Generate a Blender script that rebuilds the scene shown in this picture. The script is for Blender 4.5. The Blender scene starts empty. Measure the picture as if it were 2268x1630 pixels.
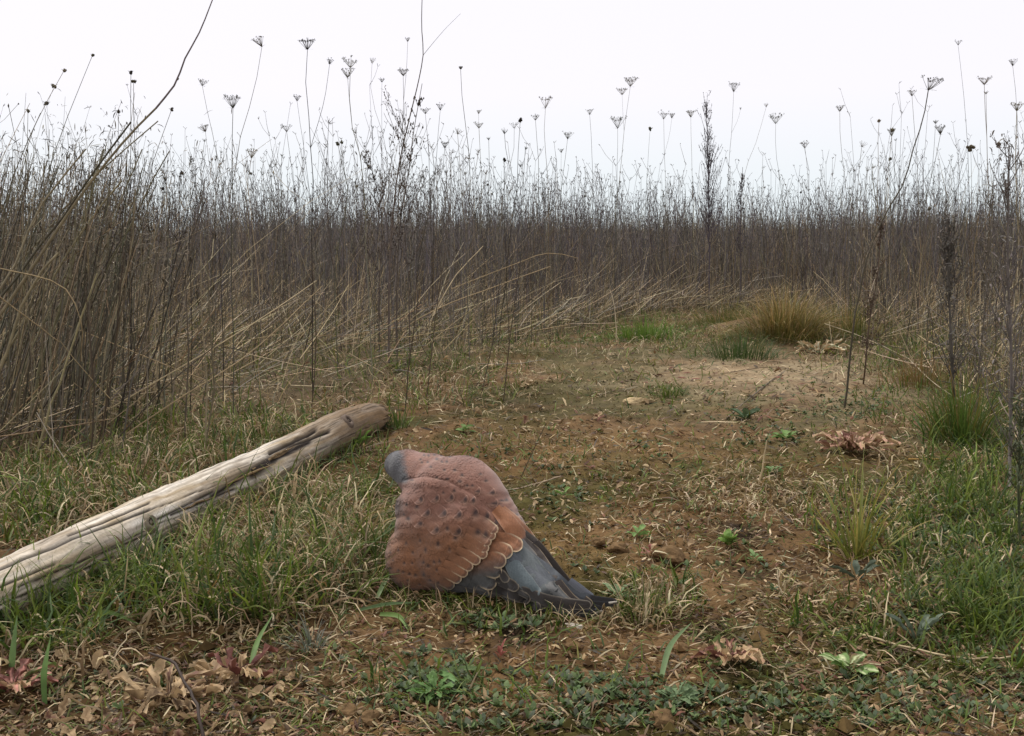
import bpy, math
import numpy as np
from mathutils import Vector
from mathutils.bvhtree import BVHTree

rng = np.random.default_rng(11)
sc = bpy.context.scene
COL = sc.collection

# ------------------------------------------------------------------ camera, sky, sun, exposure
CAMH, F = 0.42, 2325.0
PIT = math.atan((815 - 550) / F)
cam = bpy.data.cameras.new('camera')
camo = bpy.data.objects.new('camera', cam); COL.objects.link(camo)
camo.location = (0, 0, CAMH); camo.rotation_euler = (math.pi / 2 - PIT, 0, 0)
cam.sensor_width = 36; cam.lens = 36 * F / 2268
cam.clip_start = 0.02; cam.clip_end = 3000
sc.camera = camo

SUN_EL, SUN_AZ = math.radians(58), math.radians(-35)
world = bpy.data.worlds.new('World'); sc.world = world; world.use_nodes = True
nt = world.node_tree; nt.nodes.clear()
wo = nt.nodes.new('ShaderNodeOutputWorld'); bg = nt.nodes.new('ShaderNodeBackground')
sky = nt.nodes.new('ShaderNodeTexSky'); sky.sky_type = 'NISHITA'; sky.sun_disc = False
sky.sun_elevation = SUN_EL; sky.sun_rotation = SUN_AZ
sky.dust_density = 4.0; sky.air_density = 1.0; sky.ozone_density = 1.0
mx = nt.nodes.new('ShaderNodeMix'); mx.data_type = 'RGBA'
mx.inputs[0].default_value = 0.92                      # closed overcast layer over the clear sky
geo = nt.nodes.new('ShaderNodeTexCoord'); sep = nt.nodes.new('ShaderNodeSeparateXYZ'); nt.links.new(geo.outputs['Generated'], sep.inputs[0])
ramp = nt.nodes.new('ShaderNodeValToRGB'); nt.links.new(sep.outputs[2], ramp.inputs[0])     # overcast: cooler near the horizon
ramp.color_ramp.elements[0].position = 0.0; ramp.color_ramp.elements[0].color = (.79, .90, .93, 1)
ramp.color_ramp.elements[1].position = 0.14; ramp.color_ramp.elements[1].color = (.97, .945, 1.0, 1)
gain = nt.nodes.new('ShaderNodeVectorMath'); gain.operation = 'SCALE'; gain.inputs['Scale'].default_value = 10.7
nt.links.new(ramp.outputs[0], gain.inputs[0]); nt.links.new(gain.outputs[0], mx.inputs[7])
nt.links.new(sky.outputs[0], mx.inputs[6]); nt.links.new(mx.outputs[2], bg.inputs[0])
bg.inputs[1].default_value = 0.10
nt.links.new(bg.outputs[0], wo.inputs[0])
sl = bpy.data.lights.new('sun', 'SUN'); sl.energy = 2.9; sl.angle = math.radians(10); sl.color = (1, 0.96, 0.9)
so = bpy.data.objects.new('sun', sl); COL.objects.link(so)
so.rotation_euler = (math.pi / 2 - SUN_EL, 0, math.pi - SUN_AZ)
vs = sc.view_settings
sc.display_settings.display_device = 'sRGB'
vs.view_transform = 'Standard'; vs.look = 'None'; vs.gamma = 1; vs.use_curve_mapping = False; vs.exposure = 0.0
sc.cycles.max_bounces = 6; sc.cycles.diffuse_bounces = 3; sc.cycles.transparent_max_bounces = 4

# ------------------------------------------------------------------ helpers
def c(r, g, b):
    return np.array([((v / 255) / 12.92 if v / 255 <= 0.04045 else ((v / 255 + 0.055) / 1.055) ** 2.4) for v in (r, g, b)])

def vnoise(x, y, seed):
    xi = np.floor(x).astype(np.int64); yi = np.floor(y).astype(np.int64)
    fx = x - xi; fy = y - yi
    fx = fx * fx * (3 - 2 * fx); fy = fy * fy * (3 - 2 * fy)
    def h(a, b):
        n = (a * 374761393 + b * 668265263 + seed * 974634777) & 0xffffffff
        n = ((n ^ (n >> 13)) * 1274126177) & 0xffffffff
        n = ((n ^ (n >> 16)) * 2246822519) & 0xffffffff
        return ((n ^ (n >> 15)) & 0xffffff) / 16777215.0
    a = h(xi, yi); b = h(xi + 1, yi); d = h(xi, yi + 1); e = h(xi + 1, yi + 1)
    return (a * (1 - fx) + b * fx) * (1 - fy) + (d * (1 - fx) + e * fx) * fy

def fbm(x, y, scale, octv=3, seed=0):
    s = 0; a = 1; t = 0
    for k in range(octv):
        s = s + a * (vnoise(x / scale * 2 ** k + 13.7 * k, y / scale * 2 ** k - 7.1 * k, seed + k * 17) - 0.5)
        t += a; a *= 0.5
    return s / t * 2          # about -1..1

def sstep(a, b, x):
    t = np.clip((x - a) / (b - a), 0, 1); return t * t * (3 - 2 * t)

BT = np.array([-3, -0.8, -.49, -.36, -.25, -.14, -.03, .05, .14, .25, .31, .36, .42, .49, .8, 3])
BD = np.array([1.3, 1.6, 1.75, 2.0, 2.35, 2.75, 3.5, 4.9, 6.4, 6.6, 5.2, 3.6, 2.6, 1.9, 1.6, 1.3])
def bound(x, y):
    return np.interp(x / np.maximum(y, 0.05), BT, BD)

MX, MY = 1.22, 4.55           # the low mound that carries the golden tussock
def Hs(x, y):                 # smooth part of the terrain
    r = np.hypot(x, y)
    az = x / np.maximum(np.abs(y), 0.05)
    z = 0.07 * np.exp(-(((x - MX) / 0.8) ** 2 + ((y - MY) / 1.1) ** 2)) + 0.08 * np.exp(-(((x - MX) / 0.34) ** 2 + ((y - MY - .1) / 0.4) ** 2))
    z = z + 0.035 * fbm(x, y, 1.3, 2, 5) * sstep(1.5, 3.2, r)
    hill = (0.0 + 1.45 * sstep(-0.52, -0.18, az)) * np.where(y > 0, 1, 0.4)
    z = z + hill * sstep(9, 62, r) + sstep(70, 500, r) * -2.0
    z = z + 0.25 * fbm(x, y, 9, 2, 8) * sstep(7, 25, r) * 0.5
    return z
def H(x, y):
    x = np.asarray(x, float); y = np.asarray(y, float)
    r = np.hypot(x, y); near = 1 - sstep(2.5, 7, r)
    z = Hs(x, y) + near * (0.012 * fbm(x, y, 0.17, 2, 21) + 0.0045 * fbm(x, y, 0.045, 2, 31))
    return z

def rays(vx, vy):
    vx = np.asarray(vx, float); vy = np.asarray(vy, float)
    cx = (vx - 1134) / F; cy = (815 - vy) / F
    sp, cp = math.sin(PIT), math.cos(PIT)
    return np.stack([cx, cp + cy * sp, -sp + cy * cp], -1)
def P(vx, vy, d):             # a point of the picture at forward distance d (metres)
    r = rays(vx, vy); return np.array([0, 0, CAMH]) + r * (np.asarray(d, float) / r[..., 1])[..., None]
def gp(vx, vy):               # where a pixel meets the ground
    r = rays(vx, vy); z = np.zeros(np.shape(r)[:-1]); s = np.minimum(r[..., 2], -0.008)
    for _ in range(8):
        d = (CAMH - z) * r[..., 1] / -s
        p = np.array([0, 0, CAMH]) + r * (d / r[..., 1])[..., None]
        z = 0.5 * z + 0.5 * H(p[..., 0], p[..., 1])
    p[..., 2] = H(p[..., 0], p[..., 1])
    return p
def toV(p):
    p = np.asarray(p, float); sp, cp = math.sin(PIT), math.cos(PIT)
    zc = p[..., 1] * cp - (p[..., 2] - CAMH) * sp; yc = p[..., 1] * sp + (p[..., 2] - CAMH) * cp
    return 1134 + F * p[..., 0] / zc, 815 - F * yc / zc

MATS = {}
def mat(name, rough=0.8, trans=0.0, noise=0.25, nscale=60, bump=0.0, spec=0.3, sheen=0.0):
    if name in MATS: return MATS[name]
    m = bpy.data.materials.new(name); m.use_nodes = True; n = m.node_tree; n.nodes.clear()
    out = n.nodes.new('ShaderNodeOutputMaterial')
    at = n.nodes.new('ShaderNodeAttribute'); at.attribute_name = 'Col'
    tc = n.nodes.new('ShaderNodeTexCoord')
    no = n.nodes.new('ShaderNodeTexNoise'); no.inputs['Scale'].default_value = nscale; no.inputs['Detail'].default_value = 4
    n.links.new(tc.outputs['Object'], no.inputs['Vector'])
    mr = n.nodes.new('ShaderNodeMapRange'); mr.inputs[1].default_value = 0.25; mr.inputs[2].default_value = 0.75
    mr.inputs[3].default_value = 1 - noise; mr.inputs[4].default_value = 1 + noise
    n.links.new(no.outputs[0], mr.inputs[0])
    mu = n.nodes.new('ShaderNodeVectorMath'); mu.operation = 'SCALE'
    n.links.new(at.outputs['Color'], mu.inputs[0]); n.links.new(mr.outputs[0], mu.inputs['Scale'])
    b = n.nodes.new('ShaderNodeBsdfPrincipled'); b.inputs['Roughness'].default_value = rough
    b.inputs['Specular IOR Level'].default_value = spec
    if sheen: b.inputs['Sheen Weight'].default_value = sheen; b.inputs['Sheen Roughness'].default_value = 0.6
    n.links.new(mu.outputs[0], b.inputs['Base Color'])
    if bump:
        bp = n.nodes.new('ShaderNodeBump'); bp.inputs['Strength'].default_value = bump; bp.inputs['Distance'].default_value = 0.003
        n.links.new(no.outputs[0], bp.inputs['Height']); n.links.new(bp.outputs[0], b.inputs['Normal'])
    if trans:
        t = n.nodes.new('ShaderNodeBsdfTranslucent'); n.links.new(mu.outputs[0], t.inputs[0])
        ms = n.nodes.new('ShaderNodeMixShader'); ms.inputs[0].default_value = trans
        n.links.new(b.outputs[0], ms.inputs[1]); n.links.new(t.outputs[0], ms.inputs[2]); n.links.new(ms.outputs[0], out.inputs[0])
    else:
        n.links.new(b.outputs[0], out.inputs[0])
    MATS[name] = m; return m
M_BLADE = lambda: mat('grass_blade', 0.6, 0.3, 0.2, 90)
M_STRAW = lambda: mat('dry_stem', 0.75, 0.0, 0.3, 70)
M_LEAF = lambda: mat('leaf_tissue', 0.65, 0.2, 0.3, 120, 0.4)
M_STONE = lambda: mat('clod_and_stone', 0.95, 0.0, 0.35, 150, 0.8, 0.1)

class Geo:
    def __init__(s): s.v = []; s.q = []; s.t = []; s.c = []; s.n = 0
    def add(s, v, q=None, t=None, col=None):
        v = np.asarray(v, float).reshape(-1, 3); k = len(v)
        s.v.append(v)
        if q is not None and len(q): s.q.append(np.asarray(q).reshape(-1, 4) + s.n)
        if t is not None and len(t): s.t.append(np.asarray(t).reshape(-1, 3) + s.n)
        col = np.broadcast_to(np.asarray(col, float), (k, 3)) if np.ndim(col) == 1 else np.asarray(col, float).reshape(-1, 3)
        s.c.append(col); s.n += k
    def build(s, name, m, parent=None, loc=(0, 0, 0), smooth=True, link=True):
        v = np.concatenate(s.v) - np.asarray(loc, float); cc = np.clip(np.concatenate(s.c), 0.001, 1)
        q = np.concatenate(s.q) if s.q else np.zeros((0, 4), int); t = np.concatenate(s.t) if s.t else np.zeros((0, 3), int)
        me = bpy.data.meshes.new(name)
        me.vertices.add(len(v)); me.vertices.foreach_set('co', v.astype(np.float32).ravel())
        lv = np.concatenate([q.ravel(), t.ravel()]).astype(np.int32)
        me.loops.add(len(lv)); me.loops.foreach_set('vertex_index', lv)
        tot = np.concatenate([np.full(len(q), 4), np.full(len(t), 3)]).astype(np.int32)
        st = np.concatenate([[0], np.cumsum(tot)[:-1]]).astype(np.int32) if len(tot) else np.zeros(0, np.int32)
        me.polygons.add(len(tot)); me.polygons.foreach_set('loop_start', st)
        try: me.polygons.foreach_set('loop_total', tot)
        except Exception: pass
        me.polygons.foreach_set('use_smooth', np.full(len(tot), smooth))
        a = me.color_attributes.new('Col', 'FLOAT_COLOR', 'POINT')
        a.data.foreach_set('color', np.concatenate([cc, np.ones((len(cc), 1))], 1).astype(np.float32).ravel())
        me.update(calc_edges=True); me.materials.append(m)
        if not link: return me
        return link_mesh(name, me, parent, loc if parent is None else (0, 0, 0))

def link_mesh(name, me, parent=None, loc=(0, 0, 0)):
    o = bpy.data.objects.new(name, me); COL.objects.link(o); o.location = loc
    if parent is not None: o.parent = parent
    return o
def tag(o, label=None, cat=None, group=None, kind=None):
    if label: o['label'] = label
    if cat: o['category'] = cat
    if group: o['group'] = group
    if kind: o['kind'] = kind
    return o
def empty(name, loc, label, cat, group=None):
    o = bpy.data.objects.new(name, None); COL.objects.link(o); o.location = [float(a) for a in loc]; o.empty_display_size = 0.02
    return tag(o, label, cat, group)

def colN(col, N, K):
    col = np.asarray(col, float)
    if col.ndim == 1: col = col[None, None, :]
    elif col.ndim == 2: col = col[:, None, :]
    return np.broadcast_to(col, (N, K, 3))
def tubes(g, path, rad, M=3, col=(.2, .15, .1)):
    path = np.asarray(path, float)
    if path.ndim == 2: path = path[None]
    N, K, _ = path.shape
    rad = np.asarray(rad, float)
    if rad.ndim == 1 and N > 1 and len(rad) == N and K != N: rad = rad[:, None]
    rad = np.broadcast_to(rad, (N, K))
    t = np.gradient(path, axis=1); t /= np.linalg.norm(t, axis=-1, keepdims=True) + 1e-12
    mt = t.mean(1); ref = np.where((np.abs(mt[:, 2]) < 0.7)[:, None], np.array([0, 0, 1.0]), np.array([0.1, 1.0, 0]))
    n1 = np.cross(t, ref[:, None, :]); n1 /= np.linalg.norm(n1, axis=-1, keepdims=True) + 1e-12
    n2 = np.cross(t, n1)
    a = np.arange(M) * 2 * np.pi / M
    v = path[:, :, None] + rad[:, :, None, None] * (np.cos(a)[:, None] * n1[:, :, None] + np.sin(a)[:, None] * n2[:, :, None])
    idx = np.arange(N * K * M).reshape(N, K, M); nx = np.roll(idx, -1, 2)
    q = np.stack([idx[:, :-1], nx[:, :-1], nx[:, 1:], idx[:, 1:]], -1)
    cc = np.broadcast_to(colN(col, N, K)[:, :, None], (N, K, M, 3))
    g.add(v, q=q, col=cc)
def ribbons(g, path, width, side, col, fold=0.0):
    path = np.asarray(path, float)
    if path.ndim == 2: path = path[None]
    N, K, _ = path.shape
    width = np.broadcast_to(np.asarray(width, float), (N, K)); side = np.asarray(side, float)
    if side.ndim == 1: side = side[None, None]
    elif side.ndim == 2: side = side[:, None]
    side = side / (np.linalg.norm(side, axis=-1, keepdims=True) + 1e-12)
    h = width[..., None] / 2 * side
    if fold:
        t = np.gradient(path, axis=1); nn = np.cross(np.broadcast_to(side, t.shape), t); nn /= np.linalg.norm(nn, axis=-1, keepdims=True) + 1e-12
        up = nn * width[..., None] * fold
        v = np.stack([path - h + up, path, path + h + up], 2); A = 3
    else:
        v = np.stack([path - h, path + h], 2); A = 2
    idx = np.arange(N * K * A).reshape(N, K, A)
    q = np.stack([idx[:, :-1, :-1], idx[:, :-1, 1:], idx[:, 1:, 1:], idx[:, 1:, :-1]], -1)
    g.add(v, q=q, col=np.broadcast_to(colN(col, N, K)[:, :, None], (N, K, A, 3)))
def arcs(base, L, az, th0, th1, K=6, pw=1.4):
    base = np.asarray(base, float); N = len(base); t = np.linspace(0, 1, K)[None]
    f = lambda a: np.broadcast_to(np.asarray(a, float), (N,))[:, None]
    th = f(th0) + (f(th1) - f(th0)) * t ** pw
    st = f(L) / (K - 1)
    dh = np.concatenate([np.zeros((N, 1)), np.cumsum(np.sin(th[:, :-1]) * st, 1)], 1)
    dz = np.concatenate([np.zeros((N, 1)), np.cumsum(np.cos(th[:, :-1]) * st, 1)], 1)
    p = np.stack([dh * np.cos(f(az)), dh * np.sin(f(az)), dz], -1) + base[:, None]
    return p
def aboveground(p, e=0.002):
    p[..., 2] = np.maximum(p[..., 2], H(p[..., 0], p[..., 1]) + e); return p
def side_of(az, tw=0.5):
    az = np.asarray(az, float); n = len(az)
    return np.stack([-np.sin(az), np.cos(az), rng.normal(0, tw, n)], -1) + rng.normal(0, 0.15, (n, 3))
def pal(cols, n, jit=0.18):
    cols = np.array(cols); k = rng.integers(0, len(cols), n)
    return cols[k] * rng.uniform(1 - jit, 1 + jit, (n, 1)) * rng.uniform(0.94, 1.06, (n, 3))
def taper(K, tip=0.15, mid=0.35):
    t = np.linspace(0, 1, K); return np.where(t < mid, 0.75 + 0.25 * t / mid, 1 - (1 - tip) * ((t - mid) / (1 - mid)) ** 1.3)
def smooth_path(pts, K):
    pts = np.asarray(pts, float); n = len(pts)
    d = np.concatenate([[0], np.cumsum(np.linalg.norm(np.diff(pts, axis=0), axis=1))]); d /= d[-1]
    tt = np.linspace(0, 1, K); m = np.gradient(pts, d, axis=0) if n > 2 else np.repeat((pts[1] - pts[0])[None], 2, 0)
    i = np.clip(np.searchsorted(d, tt, 'right') - 1, 0, n - 2); h = d[i + 1] - d[i]; u = ((tt - d[i]) / h)[:, None]; h = h[:, None]
    return ((2 * u ** 3 - 3 * u ** 2 + 1) * pts[i] + (u ** 3 - 2 * u ** 2 + u) * h * m[i] + (-2 * u ** 3 + 3 * u ** 2) * pts[i + 1] + (u ** 3 - u ** 2) * h * m[i + 1])

OCT_V = np.array([[1, 0, 0], [-1, 0, 0], [0, 1, 0], [0, -1, 0], [0, 0, 1], [0, 0, -1.]])
OCT_T = np.array([[0, 2, 4], [2, 1, 4], [1, 3, 4], [3, 0, 4], [2, 0, 5], [1, 2, 5], [3, 1, 5], [0, 3, 5]])
ph = (1 + 5 ** .5) / 2
ICO_V = np.array([[-1, ph, 0], [1, ph, 0], [-1, -ph, 0], [1, -ph, 0], [0, -1, ph], [0, 1, ph], [0, -1, -ph], [0, 1, -ph], [ph, 0, -1], [ph, 0, 1], [-ph, 0, -1], [-ph, 0, 1]]) / math.hypot(1, ph)
ICO_T = np.array([[0, 11, 5], [0, 5, 1], [0, 1, 7], [0, 7, 10], [0, 10, 11], [1, 5, 9], [5, 11, 4], [11, 10, 2], [10, 7, 6], [7, 1, 8], [3, 9, 4], [3, 4, 2], [3, 2, 6], [3, 6, 8], [3, 8, 9], [4, 9, 5], [2, 4, 11], [6, 2, 10], [8, 6, 7], [9, 8, 1]])
def blobs(g, cen, rad, col, ico=False, jit=0.25):
    B, T = (ICO_V, ICO_T) if ico else (OCT_V, OCT_T)
    cen = np.asarray(cen, float).reshape(-1, 3); n = len(cen); rad = np.asarray(rad, float)
    if rad.ndim == 0: rad = np.full((n, 3), rad)
    elif rad.ndim == 1: rad = np.repeat(rad[:, None], 3, 1)
    a = rng.uniform(0, 6.28, n); ca, sa = np.cos(a)[:, None], np.sin(a)[:, None]
    v = B[None] * rng.uniform(1 - jit, 1 + jit, (n, len(B), 1)) * rad[:, None]
    v = np.stack([v[..., 0] * ca - v[..., 1] * sa, v[..., 0] * sa + v[..., 1] * ca, v[..., 2]], -1) + cen[:, None]
    t = T[None] + (np.arange(n) * len(B))[:, None, None]
    g.add(v, t=t, col=np.broadcast_to(colN(col, n, 1), (n, len(B), 3)))

# ------------------------------------------------------------------ ground
def ground_colour(x, y):
    r = np.hypot(x, y)
    soil = c(92, 71, 46); dark = c(44, 35, 23); pale = c(140, 124, 98); moss = c(56, 56, 22); rust = c(76, 55, 28); litter = c(100, 86, 62)
    n1 = fbm(x, y, 0.5, 3, 41); n2 = fbm(x, y, 0.11, 3, 42); n3 = fbm(x, y, 0.02, 2, 43); n4 = fbm(x, y, 0.35, 3, 44)
    k = lambda a: a[..., None]
    cc = soil * (1 - k(sstep(-.1, .6, n2))) + dark * k(sstep(-.1, .6, n2))
    f = sstep(-0.22, 0.14, n4 + 0.35 * n2); cc = cc * (1 - k(f) * 0.85) + moss * k(f) * 0.85
    f = sstep(0.08, 0.35, fbm(x, y, 0.28, 3, 47)); cc = cc * (1 - k(f) * 0.6) + rust * k(f) * 0.6
    px, py = 0.92, 3.35
    f = np.exp(-(((x - px) / 0.65) ** 2 + ((y - py) / 0.8) ** 2)) * (0.6 + 0.5 * n2); f = np.clip(f * 1.25, 0, 1)
    cc = cc * (1 - k(f)) + pale * k(f)
    # open brown soil right of the bird's head and at the bottom
    for qx, qy, qr in ((0.25, 2.2, 0.35), (-0.12, 0.92, 0.12), (0.12, 1.45, 0.12)):
        f = np.exp(-(((x - qx) / qr) ** 2 + ((y - qy) / qr) ** 2)) * (0.7 + 0.6 * n2); f = np.clip(f, 0, 1)
        cc = cc * (1 - k(f)) + c(108, 84, 54) * k(f)
    b = bound(x, y); f = sstep(-0.3, 0.8, r - b)
    cc = cc * (1 - k(f)) + (litter * 0.62) * k(f)
    f = sstep(9, 20, r); cc = cc * (1 - k(f)) + c(70, 64, 54) * k(f) * k(1 + 0.35 * fbm(x, y, 1.5, 3, 48))
    cc = cc * k(1 + 0.42 * n3) * k(1 + 0.30 * fbm(x, y, .4, 3, 49))
    return cc
A1 = np.linspace(-0.62, 0.62, 470); A0 = np.linspace(-math.pi, -0.66, 50)[:-1]; A2 = np.linspace(0.66, math.pi, 50)[1:]
ang = np.concatenate([A0, A1, A2]); rr = np.concatenate([[0.02, 0.3, 0.5], np.geomspace(0.62, 9, 380), np.geomspace(9.3, 1500, 70)])
R, A = np.meshgrid(rr, ang, indexing='ij'); X = R * np.sin(A); Y = R * np.cos(A)
near = (1 - sstep(1.6, 4, R))
Z = H(X, Y) + near * (0.0052 * fbm(X, Y, 0.022, 2, 61) + 0.0026 * fbm(X, Y, 0.008, 2, 62)) - 0.0004
g = Geo(); n, m_ = R.shape; idx = np.arange(n * m_).reshape(n, m_)
g.add(np.stack([X, Y, Z], -1), q=np.stack([idx[:-1, :-1], idx[1:, :-1], idx[1:, 1:], idx[:-1, 1:]], -1)[:, ::-1], col=ground_colour(X, Y).reshape(-1, 3))
ground = g.build('ground', mat('soil', 0.95, 0, 0.32, 220, 0.7, 0.1), smooth=True)
tag(ground, 'brown bare soil with moss patches rising to a low field hill', 'ground', kind='structure')

# ------------------------------------------------------------------ palettes
STEM = [c(104, 95, 76), c(80, 72, 58), c(134, 125, 104), c(60, 53, 43), c(114, 99, 74), c(110, 104, 92), c(86, 76, 58), c(146, 133, 106), c(94, 92, 74)]
STRAW = [c(190, 170, 132), c(170, 150, 114), c(146, 124, 90), c(208, 190, 154), c(120, 102, 74)]
GREEN = [c(76, 94, 32), c(92, 108, 38), c(58, 76, 28), c(112, 126, 50), c(90, 98, 42), c(64, 84, 40)]
OLIVE = [c(96, 98, 44), c(112, 104, 52), c(84, 86, 40)]
TWIG = [c(78, 66, 58), c(66, 56, 50), c(92, 80, 68)]

# ------------------------------------------------------------------ field of dry stems (stuff)
def field_points(n, d0, d1, spread=0.72, soft=0.5):
    out = []
    tot = 0
    while tot < n:
        k = n * 2
        d = np.sqrt(rng.uniform(d0 ** 2, d1 ** 2, k)); t = rng.uniform(-spread, spread, k)
        x = t * d; y = d; b = bound(x, y); sf = soft * np.interp(t, [-.6, -.42, -.33, -.1, .02, .12, .3, .42, .6], [2.0, 3.4, 8.5, 7.5, 4.0, 1.2, 1.2, 3.0, 3.0])
        ok = rng.uniform(0, 1, k) < np.clip((np.hypot(x, y) - b) / sf, 0.0, 1) ** 1.5 + .015 * (np.hypot(x, y) > b)
        ok &= rng.uniform(0, 1, k) < 0.25 + 1.3 * (vnoise(x / 0.35, y / 0.35, 77) * .6 + vnoise(x / 1.3, y / 1.3, 78) * .6 - 0.15)
        out.append(np.stack([x[ok], y[ok]], 1)); tot += ok.sum()
    p = np.concatenate(out)[:n]
    return np.concatenate([p, H(p[:, 0], p[:, 1])[:, None]], 1)

def stem_field(n, d0, d1, K, M, hmean, name, label, twigs=2, rad=0.0016, soft=0.5, straw=0.24, flat=False, spread=0.72):
    g = Geo(); b = field_points(n, d0, d1, spread, soft)
    L = np.clip(rng.normal(hmean, 0.16, n), 0.12, 0.86)
    tall = rng.uniform(0, 1, n) < (0.12 if d1 < 9 else 0.3); L = L * (0.62 + 0.72 * vnoise(b[:, 0] / 0.6, b[:, 1] / 0.6, 301)) * np.where(rng.uniform(0, 1, n) < .3, .6, 1); L = np.where(tall, rng.uniform(0.5, 0.97, n), L)
    tz = b[:, 0] / b[:, 1]; edge = np.clip((np.hypot(b[:, 0], b[:, 1]) - bound(b[:, 0], b[:, 1])) / np.interp(tz, [-.5, -.38, -.3, 0, .1, .4], [.8, 1.0, 2.6, 2.2, .8, .8]), 0.0, 1); L = L * (0.36 + 0.64 * edge)
    lean = np.abs(rng.normal(0.04, 0.20, n)); az = rng.uniform(-math.pi, math.pi, n)
    left = b[:, 0] / b[:, 1] < 0.16; mid_ = left & (b[:, 0] / b[:, 1] > -.36); bent = rng.uniform(0, 1, n) < np.where(mid_ & (b[:, 1] < 7), 0.52, np.where(left, .3, 0.13))
    az = np.where(bent & left, rng.normal(0.1, 0.9, n), az); lean = np.where(bent, rng.uniform(0.35, 1.35, n), lean)
    lean = np.where((b[:, 0] / b[:, 1] < -0.3) & ~bent, np.abs(rng.normal(0.22, 0.15, n)), lean)
    az = np.where((b[:, 0] / b[:, 1] < -0.3) & ~bent, rng.normal(0, 0.7, n), az)
    p = arcs(b, L, az, lean * 0.7, lean * 1.25, K)
    p[:, 1:-1] += rng.normal(0, 0.004, (n, K - 2, 3))
    aboveground(p)
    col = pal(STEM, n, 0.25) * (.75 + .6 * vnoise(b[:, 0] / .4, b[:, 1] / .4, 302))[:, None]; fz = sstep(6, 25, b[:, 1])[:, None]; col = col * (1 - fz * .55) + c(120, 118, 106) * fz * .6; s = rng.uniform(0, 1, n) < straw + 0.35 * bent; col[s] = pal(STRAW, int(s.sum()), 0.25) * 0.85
    w = rng.uniform(0.6, 1.3, n)[:, None] * rad * np.linspace(1.15, 0.45, K)[None]
    if flat:
        ribbons(g, p, w * 2, np.stack([np.ones(n), rng.normal(0, .5, n), np.zeros(n)], 1), col)
    else:
        tubes(g, p, w, M, col)
    for k in range(twigs):
        sel = rng.uniform(0, 1, n) < 0.75; q = p[sel]; nn = len(q); i = rng.integers(max(1, K // 2), K - 1, nn)
        tb = q[np.arange(nn), i]
        tp = arcs(tb, rng.uniform(0.04, 0.16, nn), rng.uniform(-3.14, 3.14, nn), rng.uniform(0.3, 1.0, nn), rng.uniform(0.05, 0.5, nn), 3)
        ribbons(g, tp, rad * 1.0, np.array([1, 0.2, 0.1]), col[sel] * 0.9)
        # seed capsules and dead scraps at twig ends
        e = tp[:, -1]; kk = rng.uniform(0, 1, nn) < 0.55
        blobs(g, e[kk], np.stack([np.full(kk.sum(), .0022), np.full(kk.sum(), .0022), rng.uniform(.0025, .006, kk.sum())], 1) * (1 if d1 < 9 else 1.5), col[sel][kk] * 0.7)
    o = g.build(name, M_STRAW()); tag(o, label, 'dry stems', kind='stuff'); return o
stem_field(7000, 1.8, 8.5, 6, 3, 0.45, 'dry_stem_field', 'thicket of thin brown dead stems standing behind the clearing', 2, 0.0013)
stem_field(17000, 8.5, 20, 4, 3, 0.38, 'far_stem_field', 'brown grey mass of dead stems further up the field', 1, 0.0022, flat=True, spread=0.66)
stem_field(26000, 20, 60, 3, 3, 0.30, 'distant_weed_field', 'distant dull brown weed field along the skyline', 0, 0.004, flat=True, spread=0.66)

# finer forked stalks that break up the skyline
g = Geo(); n = 8000; d = 3.6 + rng.gamma(2.6, 2.3, n); t = rng.uniform(-.62, .62, n); x = t * d; keep = (np.hypot(x, d) > bound(x, d) + .5) & (rng.uniform(0, 1, n) < .45 + .9 * vnoise(x / .8, d / .8, 310)); x = x[keep]; d = d[keep]; n = len(x)
b = np.stack([x, d, H(x, d)], 1); L = np.clip(rng.normal(.70, .14, n), .35, 1.05); az = rng.uniform(-3.14, 3.14, n); th = np.abs(rng.normal(.05, .14, n))
p = arcs(b, L, az, th, th + rng.normal(0, .2, n), 5); p[:, 1:-1] += rng.normal(0, .006, (n, 3, 3)); col = pal([c(104, 98, 98), c(84, 78, 78), c(120, 113, 106), c(90, 82, 72)], n, .2)
ds = np.clip(d / 5, .8, 1.8)
tubes(g, p, (.00125 * ds)[:, None] * np.linspace(1.3, .5, 5)[None], 3, col)
for k in range(4):
    i = rng.integers(2, 5, n) if k else np.full(n, 4); sb = p[np.arange(n), i]; a2 = rng.uniform(-3.14, 3.14, n); tw = arcs(sb, rng.uniform(.03, .17, n) * (1 if k else .1), a2, rng.uniform(.3, .8, n), rng.uniform(0, .4, n), 3)
    ribbons(g, tw, (.0017 * ds)[:, None] * np.array([1, .9, .6]), np.array([1, .2, .1]), col)
    e = tw[:, -1]
    for j in range(4):
        m = rng.uniform(0, 1, n) < .55; az3 = rng.uniform(0, 6.28, m.sum()); vv = arcs(e[m], rng.uniform(.008, .018, m.sum()) * ds[m] ** .5, az3, .8, .3, 2); ribbons(g, vv, (.0023 * ds[m])[:, None] * np.array([.5, 1.1]), np.array([1, .2, .1]), col[m] * .85)
tag(g.build('skyline_stalks', M_STRAW()), 'haze of fine forked dry stalks breaking up the skyline', 'dry stems', kind='stuff')

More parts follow.
